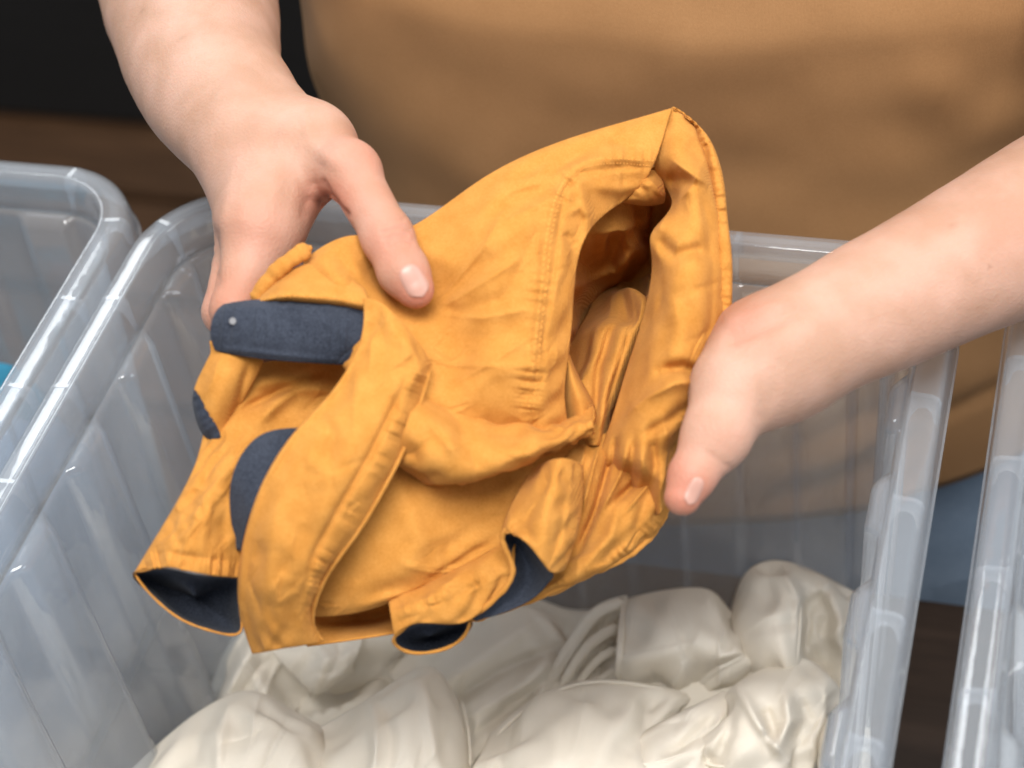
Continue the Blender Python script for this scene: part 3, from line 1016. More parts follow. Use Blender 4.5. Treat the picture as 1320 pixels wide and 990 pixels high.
# back panel with the long curved seam
panel('back_panel', [
    [(395, 332, -8), (450, 304, -6), (525, 294, -16), (620, 231, -20), (720, 183, -32), (800, 158, -40), (866, 139, -44)],
    [(388, 350, 0), (450, 330, 2), (530, 332, -8), (620, 277, -2), (705, 227, -14), (780, 200, -22), (842, 214, -30)],
    [(392, 372, 6), (455, 365, 12), (540, 382, -3), (622, 332, 8), (690, 292, 3), (738, 254, -8), (806, 258, -34)],
    [(400, 395, 10), (465, 402, 15), (560, 422, 3), (627, 397, 13), (683, 372, 10), (716, 340, 6), (752, 312, -12)],
    [(415, 430, 12), (490, 442, 18), (572, 462, 10), (632, 452, 17), (680, 450, 14), (706, 440, 10), (737, 422, -6)],
    [(440, 470, 14), (510, 492, 22), (582, 508, 17), (632, 510, 18), (678, 518, 13), (700, 517, 10), (728, 502, -6)],
    [(470, 505, 6), (536, 526, 16), (590, 546, 15), (640, 556, 9), (680, 560, 4), (706, 562, 2), (736, 562, -10)],
], [
    ([(840, 206), (800, 204), (760, 207), (735, 222), (715, 258), (702, 320), (694, 400), (686, 470), (680, 530)], 5, 1.6),
    ([(838, 217), (790, 217), (750, 224), (728, 245), (722, 290), (712, 350), (704, 420), (696, 500)], 4.5, -1.8),
    ([(840, 206), (800, 204), (760, 207), (735, 222), (715, 258), (702, 320), (694, 400), (686, 470), (680, 530)], 15, 1.1, 'p', 26),
    ([(555, 392), (600, 355), (650, 320)], 14, -3.0), ([(560, 402), (600, 400), (660, 385)], 12, -2.5), ([(470, 330), (500, 370), (535, 400)], 16, -7),
    ([(520, 300), (560, 330), (590, 345)], 16, 2.2), ([(560, 480), (610, 440), (690, 420)], 18, -2.0), ([(620, 340), (660, 300), (700, 262)], 10, 1.4),
    ([(590, 520), (630, 480), (690, 470)], 14, 2.0), ([(640, 400), (670, 350), (690, 300)], 10, -1.4), ([(600, 300), (650, 270), (700, 235)], 12, -1.2),
    ([(745, 235), (757, 270), (758, 300), (748, 330)], 7, 4.0), ([(735, 275), (748, 268), (760, 280)], 6, 2.5), ([(728, 300), (742, 320)], 6, -3),
    ([(566, 398), (610, 372), (668, 335)], 5, 2.2, 's'), ([(562, 392), (590, 360), (625, 318), (655, 262)], 6, 2.4, 's'), ([(560, 405), (620, 410), (685, 398)], 5, 2.0, 's'), ([(470, 420), (520, 450), (580, 470), (650, 472)], 6, 2.6, 's'), ([(575, 500), (630, 470), (690, 430)], 5, 1.8, 's'), ([(650, 250), (690, 238), (716, 228)], 4, 1.2, 's'), ([(640, 290), (680, 270), (706, 262)], 4, 1.4, 's'),
    ([(770, 170), (800, 185), (835, 190)], 8, -1.6), ([(765, 240), (800, 245), (835, 240)], 9, 3.0), ([(405, 325), (425, 350), (450, 372)], 10, 2.2), ([(430, 320), (448, 345), (475, 385)], 8, -2.0),
], parent=shirt, nu=190, nv=190, wr=0.25, key='back', auto=(36, -0.62, 0.35), buck=(0.016, 0.020, 0.30, 9))
stitches([(842, 208), (800, 205), (760, 208), (736, 222), (716, 258), (703, 320), (695, 400), (687, 470), (681, 535)], 'back', shirt)
stitches([(838, 214), (800, 211), (764, 214), (742, 227), (722, 260), (709, 320), (701, 400), (693, 470), (687, 535)], 'back', shirt)

# rolled end of the top fold, turning into the hollow
panel('fold', [
    [(800, 236, -42), (818, 226, -38), (834, 220, -38), (850, 220, -46)],
    [(800, 250, -36), (820, 240, -31), (840, 234, -31), (856, 238, -42)],
    [(802, 260, -38), (822, 256, -32), (842, 253, -33), (858, 252, -44)],
    [(806, 262, -48), (824, 265, -43), (842, 265, -44), (856, 262, -52)],
], [([(812, 228), (830, 245), (836, 262)], 5, -2.5), ([(828, 224), (846, 240), (852, 256)], 5, 2.0, 's')], parent=shirt, nu=50, nv=40, wr=0.3, auto=(10, 0.6, 0.5))

# right side panel
panel('side_panel', [
    [(866, 139, -44), (878, 146, -44), (893, 160, -46), (906, 180, -50)],
    [(843, 212, -40), (868, 196, -28), (898, 196, -30), (920, 225, -42)],
    [(866, 260, -48), (884, 246, -24), (906, 250, -17), (930, 270, -32)],
    [(841, 298, -22), (874, 300, -8), (906, 304, -7), (936, 325, -28)],
    [(840, 340, -28), (870, 348, 0), (904, 358, 2), (938, 370, -22)],
    [(828, 410, -28), (862, 420, 2), (900, 425, 4), (936, 425, -20)],
    [(806, 480, -28), (846, 482, 4), (888, 490, 6), (926, 482, -20)],
    [(788, 540, -20), (833, 540, 8), (875, 545, 6), (904, 532, -22)],
    [(776, 592, -16), (806, 588, 4), (842, 588, 10), (874, 575, -12)],
    [(802, 628, -16), (826, 620, -4), (848, 618, 9), (866, 612, -6)],
    [(838, 670, -16), (845, 665, -8), (852, 660, 0), (860, 648, -10)],
], [
    ([(848, 300), (862, 270), (888, 245), (905, 215)], 9, 9, 's'), ([(858, 230), (880, 232), (900, 238)], 9, -7), ([(865, 205), (890, 225), (915, 240)], 8, 6, 's'),
    ([(842, 302), (870, 330), (900, 322), (915, 335)], 10, -6.0), ([(846, 310), (848, 360), (838, 420)], 7, 3.0), ([(905, 255), (915, 300), (918, 380), (912, 450)], 6, -2.5),
    ([(870, 350), (862, 380), (870, 420)], 11, 2.5), ([(880, 380), (895, 420), (890, 450)], 10, -1.6), ([(852, 478), (880, 474), (908, 484)], 9, -8),
    ([(800, 540), (835, 512), (870, 494), (908, 490)], 10, 7.5, 's'), ([(812, 520), (840, 495), (860, 470)], 9, -2.4), ([(830, 560), (860, 545), (890, 520)], 8, -4.0),
    ([(855, 540), (862, 570), (858, 610), (850, 640)], 8, 4.0, 's'), ([(840, 560), (845, 600), (840, 635)], 7, -5.5), ([(818, 560), (815, 600), (800, 640)], 6, -4.0), ([(795, 560), (790, 600), (775, 640)], 5, -5),
    ([(808, 575), (802, 610), (788, 645)], 5, 3), ([(828, 580), (828, 610), (818, 645)], 5, 3), ([(780, 560), (768, 610), (752, 645)], 5, 3),
    ([(890, 530), (895, 550), (880, 580)], 14, 1.2, 'p', 6), ([(820, 440), (850, 400), (850, 340)], 9, -1.4), ([(832, 470), (845, 440), (852, 420)], 8, 1.4),
], parent=shirt, nu=130, nv=240, wr=0.4, auto=(18, 2.2, 0.6), buck=(0.010, 0.014, 0.30, 11))
panel('hem', [
    [(864, 141, -47), (889, 160, -46), (904, 190, -40), (912, 230, -33), (916, 275, -27), (918, 325, -21), (920, 375, -19), (916, 425, -18), (910, 470, -19), (898, 508, -21), (872, 542, -23)],
    [(867, 139, -44), (896, 160, -41), (914, 190, -35), (923, 230, -29), (928, 275, -24), (931, 325, -18), (932, 375, -16), (929, 425, -15), (922, 470, -16), (910, 512, -18), (882, 550, -20)],
    [(869, 139, -44), (902, 163, -42), (921, 192, -37), (932, 232, -31), (937, 277, -26), (942, 325, -20), (943, 375, -18), (940, 427, -17), (933, 472, -18), (921, 516, -20), (891, 557, -22)],
    [(869, 141, -50), (903, 166, -52), (922, 195, -48), (933, 235, -41), (937, 280, -36), (942, 327, -30), (943, 376, -28), (940, 429, -27), (933, 474, -28), (921, 518, -31), (891, 560, -33)],
], [([(868, 139), (899, 161), (918, 191), (928, 231), (934, 276), (938, 325), (939, 375), (936, 426), (929, 471), (917, 514), (888, 554)], 9, 1.3, 'p', 19), ([(866, 141), (893, 160), (909, 190), (917, 230), (921, 275), (924, 325), (925, 375), (922, 425), (915, 470), (904, 510), (876, 546)], 3, -1.2)],
    parent=shirt, nu=260, nv=24, wr=0.3, wscale=160, key='hem', auto=(30, 0.3, 0.5), long=(8, 22), high=(0.4, 1.2))

# hollow between the panels
panel('inside', [
    [(735, 250, -50), (775, 235, -62), (810, 228, -66), (850, 215, -64), (872, 225, -50)],
    [(728, 300, -30), (765, 304, -58), (808, 300, -78), (845, 285, -112), (872, 290, -48)],
    [(722, 390, -30), (760, 385, -130), (800, 375, -150), (840, 368, -130), (868, 360, -42)],
    [(708, 480, -26), (745, 480, -76), (785, 470, -84), (822, 465, -70), (850, 460, -34)],
    [(712, 560, -20), (740, 560, -60), (770, 560, -60), (800, 555, -50), (822, 550, -26)],
    [(722, 600, -24), (745, 600, -34), (770, 600, -34), (795, 600, -30), (812, 595, -24)],
], [([(745, 400), (800, 350), (830, 300)], 14, 14), ([(760, 300), (800, 300), (818, 320), (790, 345), (740, 370)], 8, 12, 's'), ([(830, 270), (820, 300), (835, 330)], 8, 10)], parent=shirt, nu=110, nv=120, wr=0.4, auto=(20, -0.7, 0.8), buck=(0.06, 0.06, 0.2, 7))
panel('fold', [
    [(768, 350, -165), (815, 350, -158), (840, 356, -140), (852, 370, -130)],
    [(762, 392, -125), (806, 384, -98), (838, 390, -66), (850, 400, -76)],
    [(735, 440, -92), (795, 425, -46), (826, 430, -42), (837, 437, -62)],
    [(712, 490, -76), (774, 482, -30), (807, 482, -36), (817, 489, -58)],
    [(718, 525, -50), (764, 532, -18), (788, 537, -29), (797, 541, -50)],
    [(745, 576, -26), (766, 574, -10), (778, 575, -20), (788, 576, -38)],
], [([(836, 350), (832, 392), (806, 440), (790, 490), (772, 565)], 6, 6, 's'), ([(812, 350), (800, 410), (775, 470), (766, 560)], 6, -7), ([(800, 345), (782, 410), (752, 480), (758, 560)], 5, 7, 's'), ([(822, 400), (800, 460), (782, 530)], 4, -5), ([(770, 420), (742, 490), (750, 550)], 5, -5), ([(800, 400), (775, 440), (750, 500)], 9, 4)], parent=shirt, nu=60, nv=80, wr=0.25, auto=(14, -1.1, 0.5), buck=(0.038, 0.038, 0.22, 8))
panel('fold', [
    [(726, 452, -16), (730, 453, -14), (734, 456, -20)],
    [(722, 490, -18), (738, 490, -8), (748, 488, -22)],
    [(724, 530, -20), (748, 522, -6), (766, 522, -20)],
    [(735, 565, -18), (752, 556, -8), (768, 545, -18)],
], [([(730, 455), (745, 490), (762, 525)], 5, 3, 's')], parent=shirt, nu=30, nv=40, wr=0.5)

# wide fold across the middle, hollow below
panel('fold', [
    [(540, 478, 2), (592, 508, 0), (640, 530, -3), (690, 541, -5), (730, 540, -8), (764, 522, -10)],
    [(535, 508, 24), (590, 540, 22), (640, 556, 18), (690, 557, 13), (730, 552, 8), (764, 540, 2)],
    [(522, 550, 37), (577, 585, 37), (635, 592, 32), (690, 578, 23), (730, 563, 13), (766, 551, 4)],
    [(508, 585, 26), (562, 618, 28), (625, 614, 26), (685, 593, 17), (726, 573, 9), (765, 557, 0)],
    [(505, 592, 6), (562, 620, 6), (625, 612, 4), (685, 594, 0), (726, 576, -4), (765, 560, -10)],
], [([(548, 490), (580, 510), (590, 530)], 9, 3), ([(560, 505), (595, 545), (600, 560)], 7, -2), ([(600, 530), (640, 545), (700, 548)], 9, 2), ([(545, 530), (575, 560), (590, 590)], 9, 2.5), ([(700, 565), (735, 556), (760, 546)], 5, -1.5)],
    parent=shirt, nu=130, nv=90, wr=0.25, auto=(20, 0.4, 0.5), buck=(0.053, 0.030, 0.22, 8))
panel('under_panel', [
    [(500, 575, 10), (560, 590, 2), (625, 590, -8), (700, 580, -14), (760, 560, -20)],
    [(450, 660, 18), (540, 665, 14), (602, 665, 2), (670, 648, -8), (735, 620, -14)],
    [(412, 738, 10), (500, 738, 16), (572, 722, 9), (640, 696, 0), (700, 680, -4)],
    [(392, 795, -4), (460, 790, 6), (535, 764, 4), (600, 732, 0), (660, 705, -4)],
], [([(470, 780), (530, 762), (600, 730), (650, 700)], 6, 2.5), ([(520, 640), (540, 700), (520, 750)], 16, 2.5)], parent=shirt, nu=110, nv=100, wr=0.25, auto=(20, -0.6, 0.6), buck=(0.018, 0.018, 0.25, 10))
panel('inside', [
    [(382, 765, -14), (470, 760, -22), (540, 740, -20), (640, 700, -20)],
    [(384, 800, -10), (465, 795, -24), (540, 775, -22), (650, 735, -18)],
    [(396, 832, -2), (470, 821, -2), (540, 808, -6), (640, 780, -12)],
], [([(440, 800), (480, 800), (520, 790)], 9, -6)], parent=shirt, nu=50, nv=40, wr=1.2)

# front panel with its placket edge
panel('front_panel', [
    [(468, 384, 22), (490, 390, 27), (515, 412, 28), (540, 443, 26), (557, 470, 20)],
    [(464, 440, 26), (490, 445, 34), (515, 460, 36), (535, 480, 33), (549, 500, 25)],
    [(427, 505, 30), (460, 510, 40), (490, 525, 42), (515, 545, 39), (529, 560, 28)],
    [(377, 560, 36), (415, 570, 46), (455, 590, 48), (485, 610, 44), (501, 620, 32)],
    [(337, 625, 36), (370, 640, 46), (410, 660, 48), (445, 675, 43), (464, 682, 33)],
    [(313, 700, 29), (345, 715, 42), (375, 728, 44), (408, 735, 39), (425, 737, 28)],
    [(307, 775, 17), (335, 780, 30), (360, 785, 33), (388, 788, 29), (403, 787, 18)],
    [(325, 843, 4), (345, 840, 16), (365, 836, 18), (392, 832, 15), (418, 826, 6)],
], [
    ([(470, 388), (466, 440), (428, 506), (378, 560), (338, 625), (314, 700), (308, 775), (325, 842)], 6, 3.0),
    ([(530, 475), (505, 530), (475, 590), (440, 650), (405, 715), (385, 785)], 5, -2.2), ([(542, 480), (518, 540), (488, 600), (452, 665), (415, 730), (398, 790)], 10, 1.1, 'p', 17),
    ([(480, 410), (500, 450), (480, 520)], 14, -2.5), ([(440, 560), (400, 640), (380, 720)], 18, -2.2), ([(360, 640), (345, 710), (340, 790)], 12, 2.0), ([(470, 540), (430, 620), (400, 690)], 14, 1.8), ([(390, 740), (375, 790), (372, 830)], 9, -1.4),
    ([(520, 430), (540, 470), (530, 500)], 10, 2.0),
], parent=shirt, nu=120, nv=200, wr=0.25, key='front', auto=(26, 1.9, 0.4), buck=(0.010, 0.014, 0.30, 9))
ribbon_tube('hem', [(556, 472, 24), (528, 560, 31), (500, 620, 36), (463, 683, 35), (424, 738, 30), (404, 788, 20), (407, 816, 11), (418, 826, 7)], 2.6, M_ORANGE, shirt, puck=0.06)

# left sleeve with its cuff
panel('sleeve', [
    [(262, 560, 0), (318, 478, -8), (400, 462, -22), (478, 462, -30)],
    [(250, 602, 10), (308, 552, 8), (372, 535, -4), (450, 520, -14)],
    [(226, 650, 16), (275, 622, 24), (318, 596, 16), (380, 580, 6)],
    [(199, 695, 18), (240, 680, 32), (282, 668, 30), (330, 660, 16)],
    [(173, 738, 16), (214, 731, 33), (262, 740, 34), (312, 745, 18)],
], [
    ([(300, 565), (270, 610), (235, 670)], 7, -3), ([(250, 600), (262, 640), (240, 690)], 8, 2.2), ([(310, 600), (290, 650), (285, 720)], 9, -2.5), ([(270, 640), (262, 690), (255, 735)], 8, 1.8),
    ([(176, 728), (214, 720), (262, 729), (310, 733)], 13, 1.6, 'p', 8), ([(180, 722), (216, 712), (262, 720), (308, 724)], 4, -1.0), ([(320, 500), (360, 490), (420, 480)], 8, 4), ([(310, 530), (350, 510), (390, 495)], 6, -4),
    ([(330, 545), (380, 500), (430, 500)], 9, 5), ([(215, 660), (230, 700), (222, 728)], 7, -1.4),
], parent=shirt, nu=120, nv=130, wr=0.25, key='sleeve', auto=(30, 1.9, 0.6), buck=(0.020, 0.024, 0.22, 8))


def bowl(name, ring, d0, depth, mat, sc=1.0, back=0.0):
    """lining that recedes inside a cuff opening"""
    ring = np.asarray(ring, float)
    n0 = len(ring)
    t = np.linspace(0, 1, n0 + 1)
    q = spl(np.r_[t - 1, t[1:], t[1:] + 1][0:], np.r_[ring, ring, ring, ring[:1]][:3 * n0 + 1], np.linspace(0, 1, 64, endpoint=False))
    c = q[:, :2].mean(0)
    V = []
    prof = [(1.0, 0.0), (0.97, 0.15), (0.92, 0.42), (0.82, 0.72), (0.6, 0.92), (0.3, 1.0), (0.05, 1.0)]
    for (s, k) in prof:
        x = c[0] + (q[:, 0] - c[0]) * s * sc; y = c[1] + (q[:, 1] - c[1]) * s * sc
        V.append(at(x, y, Z0 - (q[:, 2] + d0 - back - depth * k) / 1000))
    V = np.concatenate(V)
    Fq = [(a * 64 + i, a * 64 + (i + 1) % 64, (a + 1) * 64 + (i + 1) % 64, (a + 1) * 64 + i) for a in range(len(prof) - 1) for i in range(64)]
    Fq.append(tuple((len(prof) - 1) * 64 + k for k in range(64)))
    return mesh_obj(name, V, Fq, mat, shirt)


ringK = [(173, 739, 16), (214, 733, 32), (262, 742, 33), (308, 746, 20), (309, 782, 14), (308, 816, 12), (268, 812, 14), (228, 795, 15), (193, 765, 15)]
bowl('cuff', ringK, 0, 26, M_ORANGE, 1.02, 1.5)
bowl('cuff_lining', ringK, 0, 24, M_NAVY)
ribbon_tube('hem', ringK[3:] + ringK[:1], 1.5, M_ORANGE, shirt, puck=0.12)

# navy facing beside the front panel
panel('facing', [
    [(395, 551, 30), (350, 555, 26), (320, 574, 26), (301, 608, 28), (296, 650, 27), (303, 708, 22)],
    [(398, 553, 33), (362, 567, 32), (335, 592, 32), (316, 622, 33), (307, 658, 29), (306, 709, 23)],
    [(402, 556, 34), (380, 576, 34), (352, 612, 34), (332, 645, 36), (318, 675, 31), (310, 711, 24)],
], mat=M_NAVY, parent=shirt, nu=60, nv=20, wr=0.5)
o = SURF.get('x')

# collar band in navy and the orange cloth round it
panel('collar_band', [
    [(288, 392, 8), (330, 386, 13), (400, 386, 14), (472, 392, 14)],
    [(276, 405, 14), (330, 400, 19), (400, 403, 19), (471, 408, 17)],
    [(271, 430, 15), (330, 435, 21), (400, 440, 21), (468, 440, 18)],
    [(277, 452, 12), (330, 462, 17), (400, 468, 17), (450, 471, 14)],
], [([(290, 398), (400, 394), (470, 400)], 4, 0.9), ([(290, 450), (400, 462), (450, 465)], 4, 0.9), ([(285, 420), (360, 425), (460, 428)], 22, 0.7, 'p', 9)], mat=M_NAVY, parent=shirt, nu=110, nv=50, wr=0.5, wscale=110, key='collar', thick=0.002, auto=(16, 1.4, 0.5), high=(0.3, 0.8))
panel('collar', [
    [(330, 388, -4), (352, 362, -4), (380, 345, 0), (420, 340, 2), (470, 372, 12)],
    [(332, 386, 8), (360, 372, 14), (390, 366, 14), (430, 368, 16), (474, 384, 20)],
    [(335, 388, 14), (365, 383, 21), (395, 383, 22), (432, 387, 22), (473, 396, 22)],
    [(338, 392, 10), (366, 390, 12), (395, 392, 12), (432, 396, 12), (470, 402, 12)],
], [([(345, 385), (400, 380), (465, 390)], 8, 1.2, 'p', 7)], parent=shirt, nu=60, nv=40, wr=0.6)
ribbon_tube('hem', [(326, 392, -2), (342, 368, 0), (360, 347, 2), (382, 330, 2), (402, 318, -2)], 11, M_ORANGE, shirt, puck=0.07, seg=14)
panel('collar_tab', [
    [(274, 450, 8), (300, 457, 13), (340, 465, 6)],
    [(260, 478, 8), (290, 487, 15), (330, 488, 4)],
    [(250, 504, 8), (280, 520, 14), (314, 516, 2)],
    [(258, 530, 6), (278, 548, 10), (302, 540, 0)],
    [(283, 572, 4), (290, 568, 6), (298, 562, 0)],
], [([(320, 470), (312, 500), (300, 545)], 5, -3), ([(285, 460), (275, 490), (265, 510)], 6, 1.5)], parent=shirt, nu=40, nv=50, wr=0.8)
panel('facing', [
    [(250, 503, 9), (262, 520, 12), (277, 545, 11), (288, 572, 6)],
    [(248, 515, 7), (256, 535, 10), (268, 556, 9), (284, 572, 6)],
    [(250, 530, 2), (254, 545, 4), (263, 562, 4), (278, 572, 4)],
], [([(250, 510), (265, 540), (284, 570)], 12, 0.6, 'p', 6)], mat=M_NAVY, parent=shirt, nu=40, nv=16, wr=0.5)
panel('inside', [
    [(270, 440, -10), (340, 440, -22), (410, 440, -30), (490, 440, -30)],
    [(280, 520, -10), (340, 510, -24), (410, 510, -34), (490, 510, -30)],
    [(290, 600, 0), (340, 590, -8), (410, 590, -14), (470, 600, -14)],
], parent=shirt, nu=40, nv=40, wr=2.0)
# button
bc = at(300, 414, Z0 - 0.0202)
vdir = Vector(CAM - bc).normalized()
bm = bmesh.new()
bmesh.ops.create_cone(bm, segments=20, radius1=0.0015, radius2=0.0013, depth=0.0010, cap_ends=True)
me = bpy.data.meshes.new('button'); bm.to_mesh(me); bm.free(); me.materials.append(M_BUTTON)
bo = bpy.data.objects.new('button', me); C.objects.link(bo); bo.parent = shirt
bo.location = bc; bo.rotation_euler = vdir.to_track_quat('Z', 'Y').to_euler()

# second sleeve end
panel('sleeve', [
    [(685, 605, -4), (712, 592, 14), (735, 592, 12), (752, 600, -2)],
    [(664, 640, 10), (700, 640, 26), (728, 640, 22), (752, 640, 2)],
    [(648, 676, 16), (688, 690, 32), (722, 692, 26), (744, 690, 6)],
    [(650, 684, 18), (682, 703, 32), (708, 735, 28), (728, 735, 10)],
], [([(715, 600), (705, 650), (700, 690)], 10, 2), ([(735, 600), (728, 650), (716, 720)], 5, -2)], parent=shirt, nu=80, nv=100, wr=0.25, auto=(14, 1.8, 0.4), buck=(0.038, 0.038, 0.22, 8))
panel('cuff_lining', [
    [(664, 675, 20), (650, 690, 10), (656, 712, 8), (663, 737, 8), (648, 765, 8), (610, 799, 6)],
    [(668, 680, 14), (668, 696, 2), (678, 716, 0), (682, 740, 0), (664, 770, 2), (612, 800, 5)],
    [(672, 682, 22), (690, 704, 24), (710, 738, 22), (706, 750, 14), (680, 774, 6), (614, 801, 4)],
], mat=M_NAVY, parent=shirt, nu=60, nv=24, wr=0.5)
ribbon_tube('hem', [(664, 675, 22), (648, 690, 19), (654, 713, 17), (661, 737, 16), (646, 764, 14), (608, 797, 10)], 3.6, M_ORANGE, shirt, puck=0.1)
# third sleeve end, low at the front
ringH = [(508, 822, 14), (528, 806, 18), (568, 799, 18), (606, 800, 12), (598, 820, 4), (574, 836, 1), (540, 842, 3), (516, 836, 8)]
panel('sleeve', [
    [(500, 770, 6), (555, 748, 6), (610, 722, 2), (662, 692, -2)],
    [(503, 790, 17), (555, 770, 20), (610, 748, 15), (664, 715, 6)],
    [(508, 820, 16), (545, 803, 20), (604, 800, 14), (662, 738, 10)],
], [([(520, 785), (570, 770), (640, 735)], 9, 1.0, 'p', 9)], parent=shirt, nu=90, nv=50, wr=0.25, auto=(14, -0.4, 0.6), buck=(0.038, 0.038, 0.22, 8))
bowl('cuff', ringH, 0, 18, M_ORANGE, 1.03, 1.2)
bowl('cuff_lining', ringH, 0, 16, M_NAVY)
ribbon_tube('hem', ringH[3:] + ringH[:2], 2.4, M_ORANGE, shirt, puck=0.12)

# lower right panel and its turned edge
panel('lower_panel', [
    [(690, 600, -30), (740, 565, -20), (795, 560, -20), (850, 570, -24)],
    [(688, 640, -26), (742, 622, -8), (800, 618, -8), (856, 605, -16)],
    [(676, 700, -24), (738, 690, -8), (800, 668, 2), (862, 640, -8)],
    [(640, 768, -16), (720, 735, -2), (795, 702, 4), (858, 664, -12)],
    [(606, 798, -6), (692, 768, -2), (785, 728, 0), (848, 684, -16)],
    [(612, 800, -20), (692, 772, -18), (785, 730, -16), (846, 690, -28)],
], [([(792, 570), (778, 620), (770, 650), (745, 710)], 5, -6), ([(772, 575), (762, 610), (750, 660)], 5, 6, 's'), ([(812, 575), (800, 610), (775, 660)], 5, 7, 's'), ([(830, 585), (822, 620), (790, 650)], 5, -6), ([(838, 590), (836, 625), (805, 660)], 5, 5, 's'), ([(755, 580), (742, 620), (735, 660)], 5, 5, 's'), ([(800, 640), (785, 690), (740, 745)], 8, 3), ([(835, 640), (820, 680), (770, 730)], 7, -3), ([(640, 780), (720, 752), (800, 715), (850, 672)], 8, 0.9, 'p', 18),
    ([(745, 640), (740, 690), (700, 750)], 7, 2)], parent=shirt, nu=120, nv=110, wr=0.25, auto=(20, 2.2, 0.5), buck=(0.053, 0.038, 0.22, 8))
ribbon_tube('hem', [(612, 798, -6), (690, 771, -4), (745, 746, -3), (800, 722, -5), (840, 690, -12), (860, 655, -14), (862, 630, -14)], 4.5, M_ORANGE, shirt, puck=0.12)

#==CLOTHS==
# ------------------------------------------------------------------ white cloths lying in the middle bin
def cloth(label):
    return empty('white_cloth', (0, 0, 0), label, 'cloth', 'white cloths in the middle bin')


def heap(name, x0, x1, y0, y1, h, amp, sc, seed, mat, parent=None, n=90, edge=0.03, floor=0.006):
    gx, gy = np.meshgrid(np.linspace(x0, x1, n), np.linspace(y0, y1, n))
    p = np.c_[gx.ravel(), gy.ravel()]
    q = p + 0.012 * np.stack([fbm(p, 25, 2, seed + 1), fbm(p, 25, 2, seed + 2)], -1)
    f = fbm(q, sc, 3, seed)
    z = h + amp * (1.2 - 2.0 * np.abs(f) * 0.6) + amp * 0.5 * fbm(p, sc * 0.4, 1, seed + 5)
    ed = np.minimum.reduce([p[:, 0] - x0, x1 - p[:, 0], p[:, 1] - y0, y1 - p[:, 1]])
    k = np.clip(ed / edge, 0, 1); k = np.sqrt(1 - (1 - k) ** 2)
    z = floor + (np.maximum(z, floor + 0.01) - floor) * k
    a = (np.arange(n - 1)[None, :] + np.arange(n - 1)[:, None] * n).ravel()
    o = mesh_obj(name, np.c_[p, z], np.stack([a, a + 1, a + n + 1, a + n], -1), mat, parent)
    return solid(o, 0.001, -1)


W_ = dict(mat=M_WHITE, heights=True, wr=0.35, thick=0.0008, wscale=45, auto=(7, 2.1, 0.45), buck=(0.07, 0.045, 0.30, 10), wide=(3, 6), long=(70, 190), high=(1.0, 3.4))
c6 = cloth('cream white cloth lying lowest, filling the floor of the middle bin')
heap('sheet', -0.160, 0.160, -0.545, -0.032, 0.030, 0.020, 34, 31, M_WHITE, c6, n=120)
panel('sheet', [
    [(268, 900, 30), (292, 835, 46), (345, 790, 56), (430, 770, 60), (520, 770, 58)],
    [(280, 915, 44), (315, 855, 64), (355, 842, 62), (430, 825, 70), (520, 815, 62)],
    [(292, 940, 40), (340, 890, 54), (372, 880, 44), (430, 865, 46), (520, 850, 46)],
    [(330, 960, 30), (370, 925, 34), (400, 905, 28), (440, 895, 28), (520, 880, 34)],
], [([(275, 890), (300, 850), (330, 815)], 7, -5), ([(290, 900), (315, 855), (345, 820)], 7, 5), ([(300, 915), (330, 870), (345, 850)], 6, -4)], parent=c6, nu=80, nv=60, **W_)
panel('sheet', [
    [(345, 832, 64), (395, 815, 70), (470, 800, 72)],
    [(366, 858, 66), (410, 852, 72), (463, 838, 70)],
    [(392, 886, 54), (415, 884, 58), (455, 858, 60)],
    [(398, 898, 36), (418, 892, 42), (458, 866, 44)],
], [([(400, 815), (420, 850), (405, 890)], 9, 3), ([(430, 815), (440, 840), (436, 870)], 6, -2)], parent=c6, nu=50, nv=50, **W_)
c5 = cloth('white sheet with slanting folds just below the orange shirt, partly under the folded-over cloth')
panel('sheet', [
    [(500, 870, 46), (560, 812, 58), (640, 784, 66), (700, 788, 62), (730, 822, 48)],
    [(540, 905, 54), (602, 858, 68), (660, 830, 66), (712, 828, 58), (742, 842, 46)],
    [(588, 945, 54), (622, 912, 62), (670, 882, 58), (712, 864, 54), (748, 872, 44)],
    [(600, 1000, 52), (624, 965, 58), (662, 932, 54), (694, 908, 52), (742, 890, 42)],
], [([(540, 905), (620, 850), (690, 800)], 12, 5), ([(570, 920), (640, 870), (715, 835)], 9, -6), ([(600, 930), (660, 890), (720, 850)], 8, 4), ([(600, 960), (650, 920), (700, 880)], 7, -5), ([(690, 790), (715, 815), (725, 840)], 7, 3)], parent=c5, nu=90, nv=80, **W_)
panel('sheet', [
    [(632, 945, 66), (692, 898, 70), (760, 876, 74), (830, 880, 70), (897, 893, 54)],
    [(618, 975, 92), (690, 938, 98), (770, 922, 102), (832, 914, 90), (884, 908, 66)],
    [(604, 1005, 98), (690, 988, 110), (772, 982, 112), (832, 960, 94), (874, 930, 70)],
    [(598, 1075, 90), (690, 1075, 104), (782, 1075, 104), (852, 1040, 90), (905, 990, 70)],
], [([(735, 985), (750, 930), (765, 880)], 5, 1.6), ([(850, 890), (830, 930), (790, 985)], 16, -6), ([(650, 940), (650, 970), (640, 1000)], 12, -5), ([(700, 905), (720, 950), (715, 1000)], 14, 3)], parent=c5, nu=90, nv=80, **W_)
c1 = cloth('white cloth bunched in tall rounded folds against the bin wall, topmost in the pile')
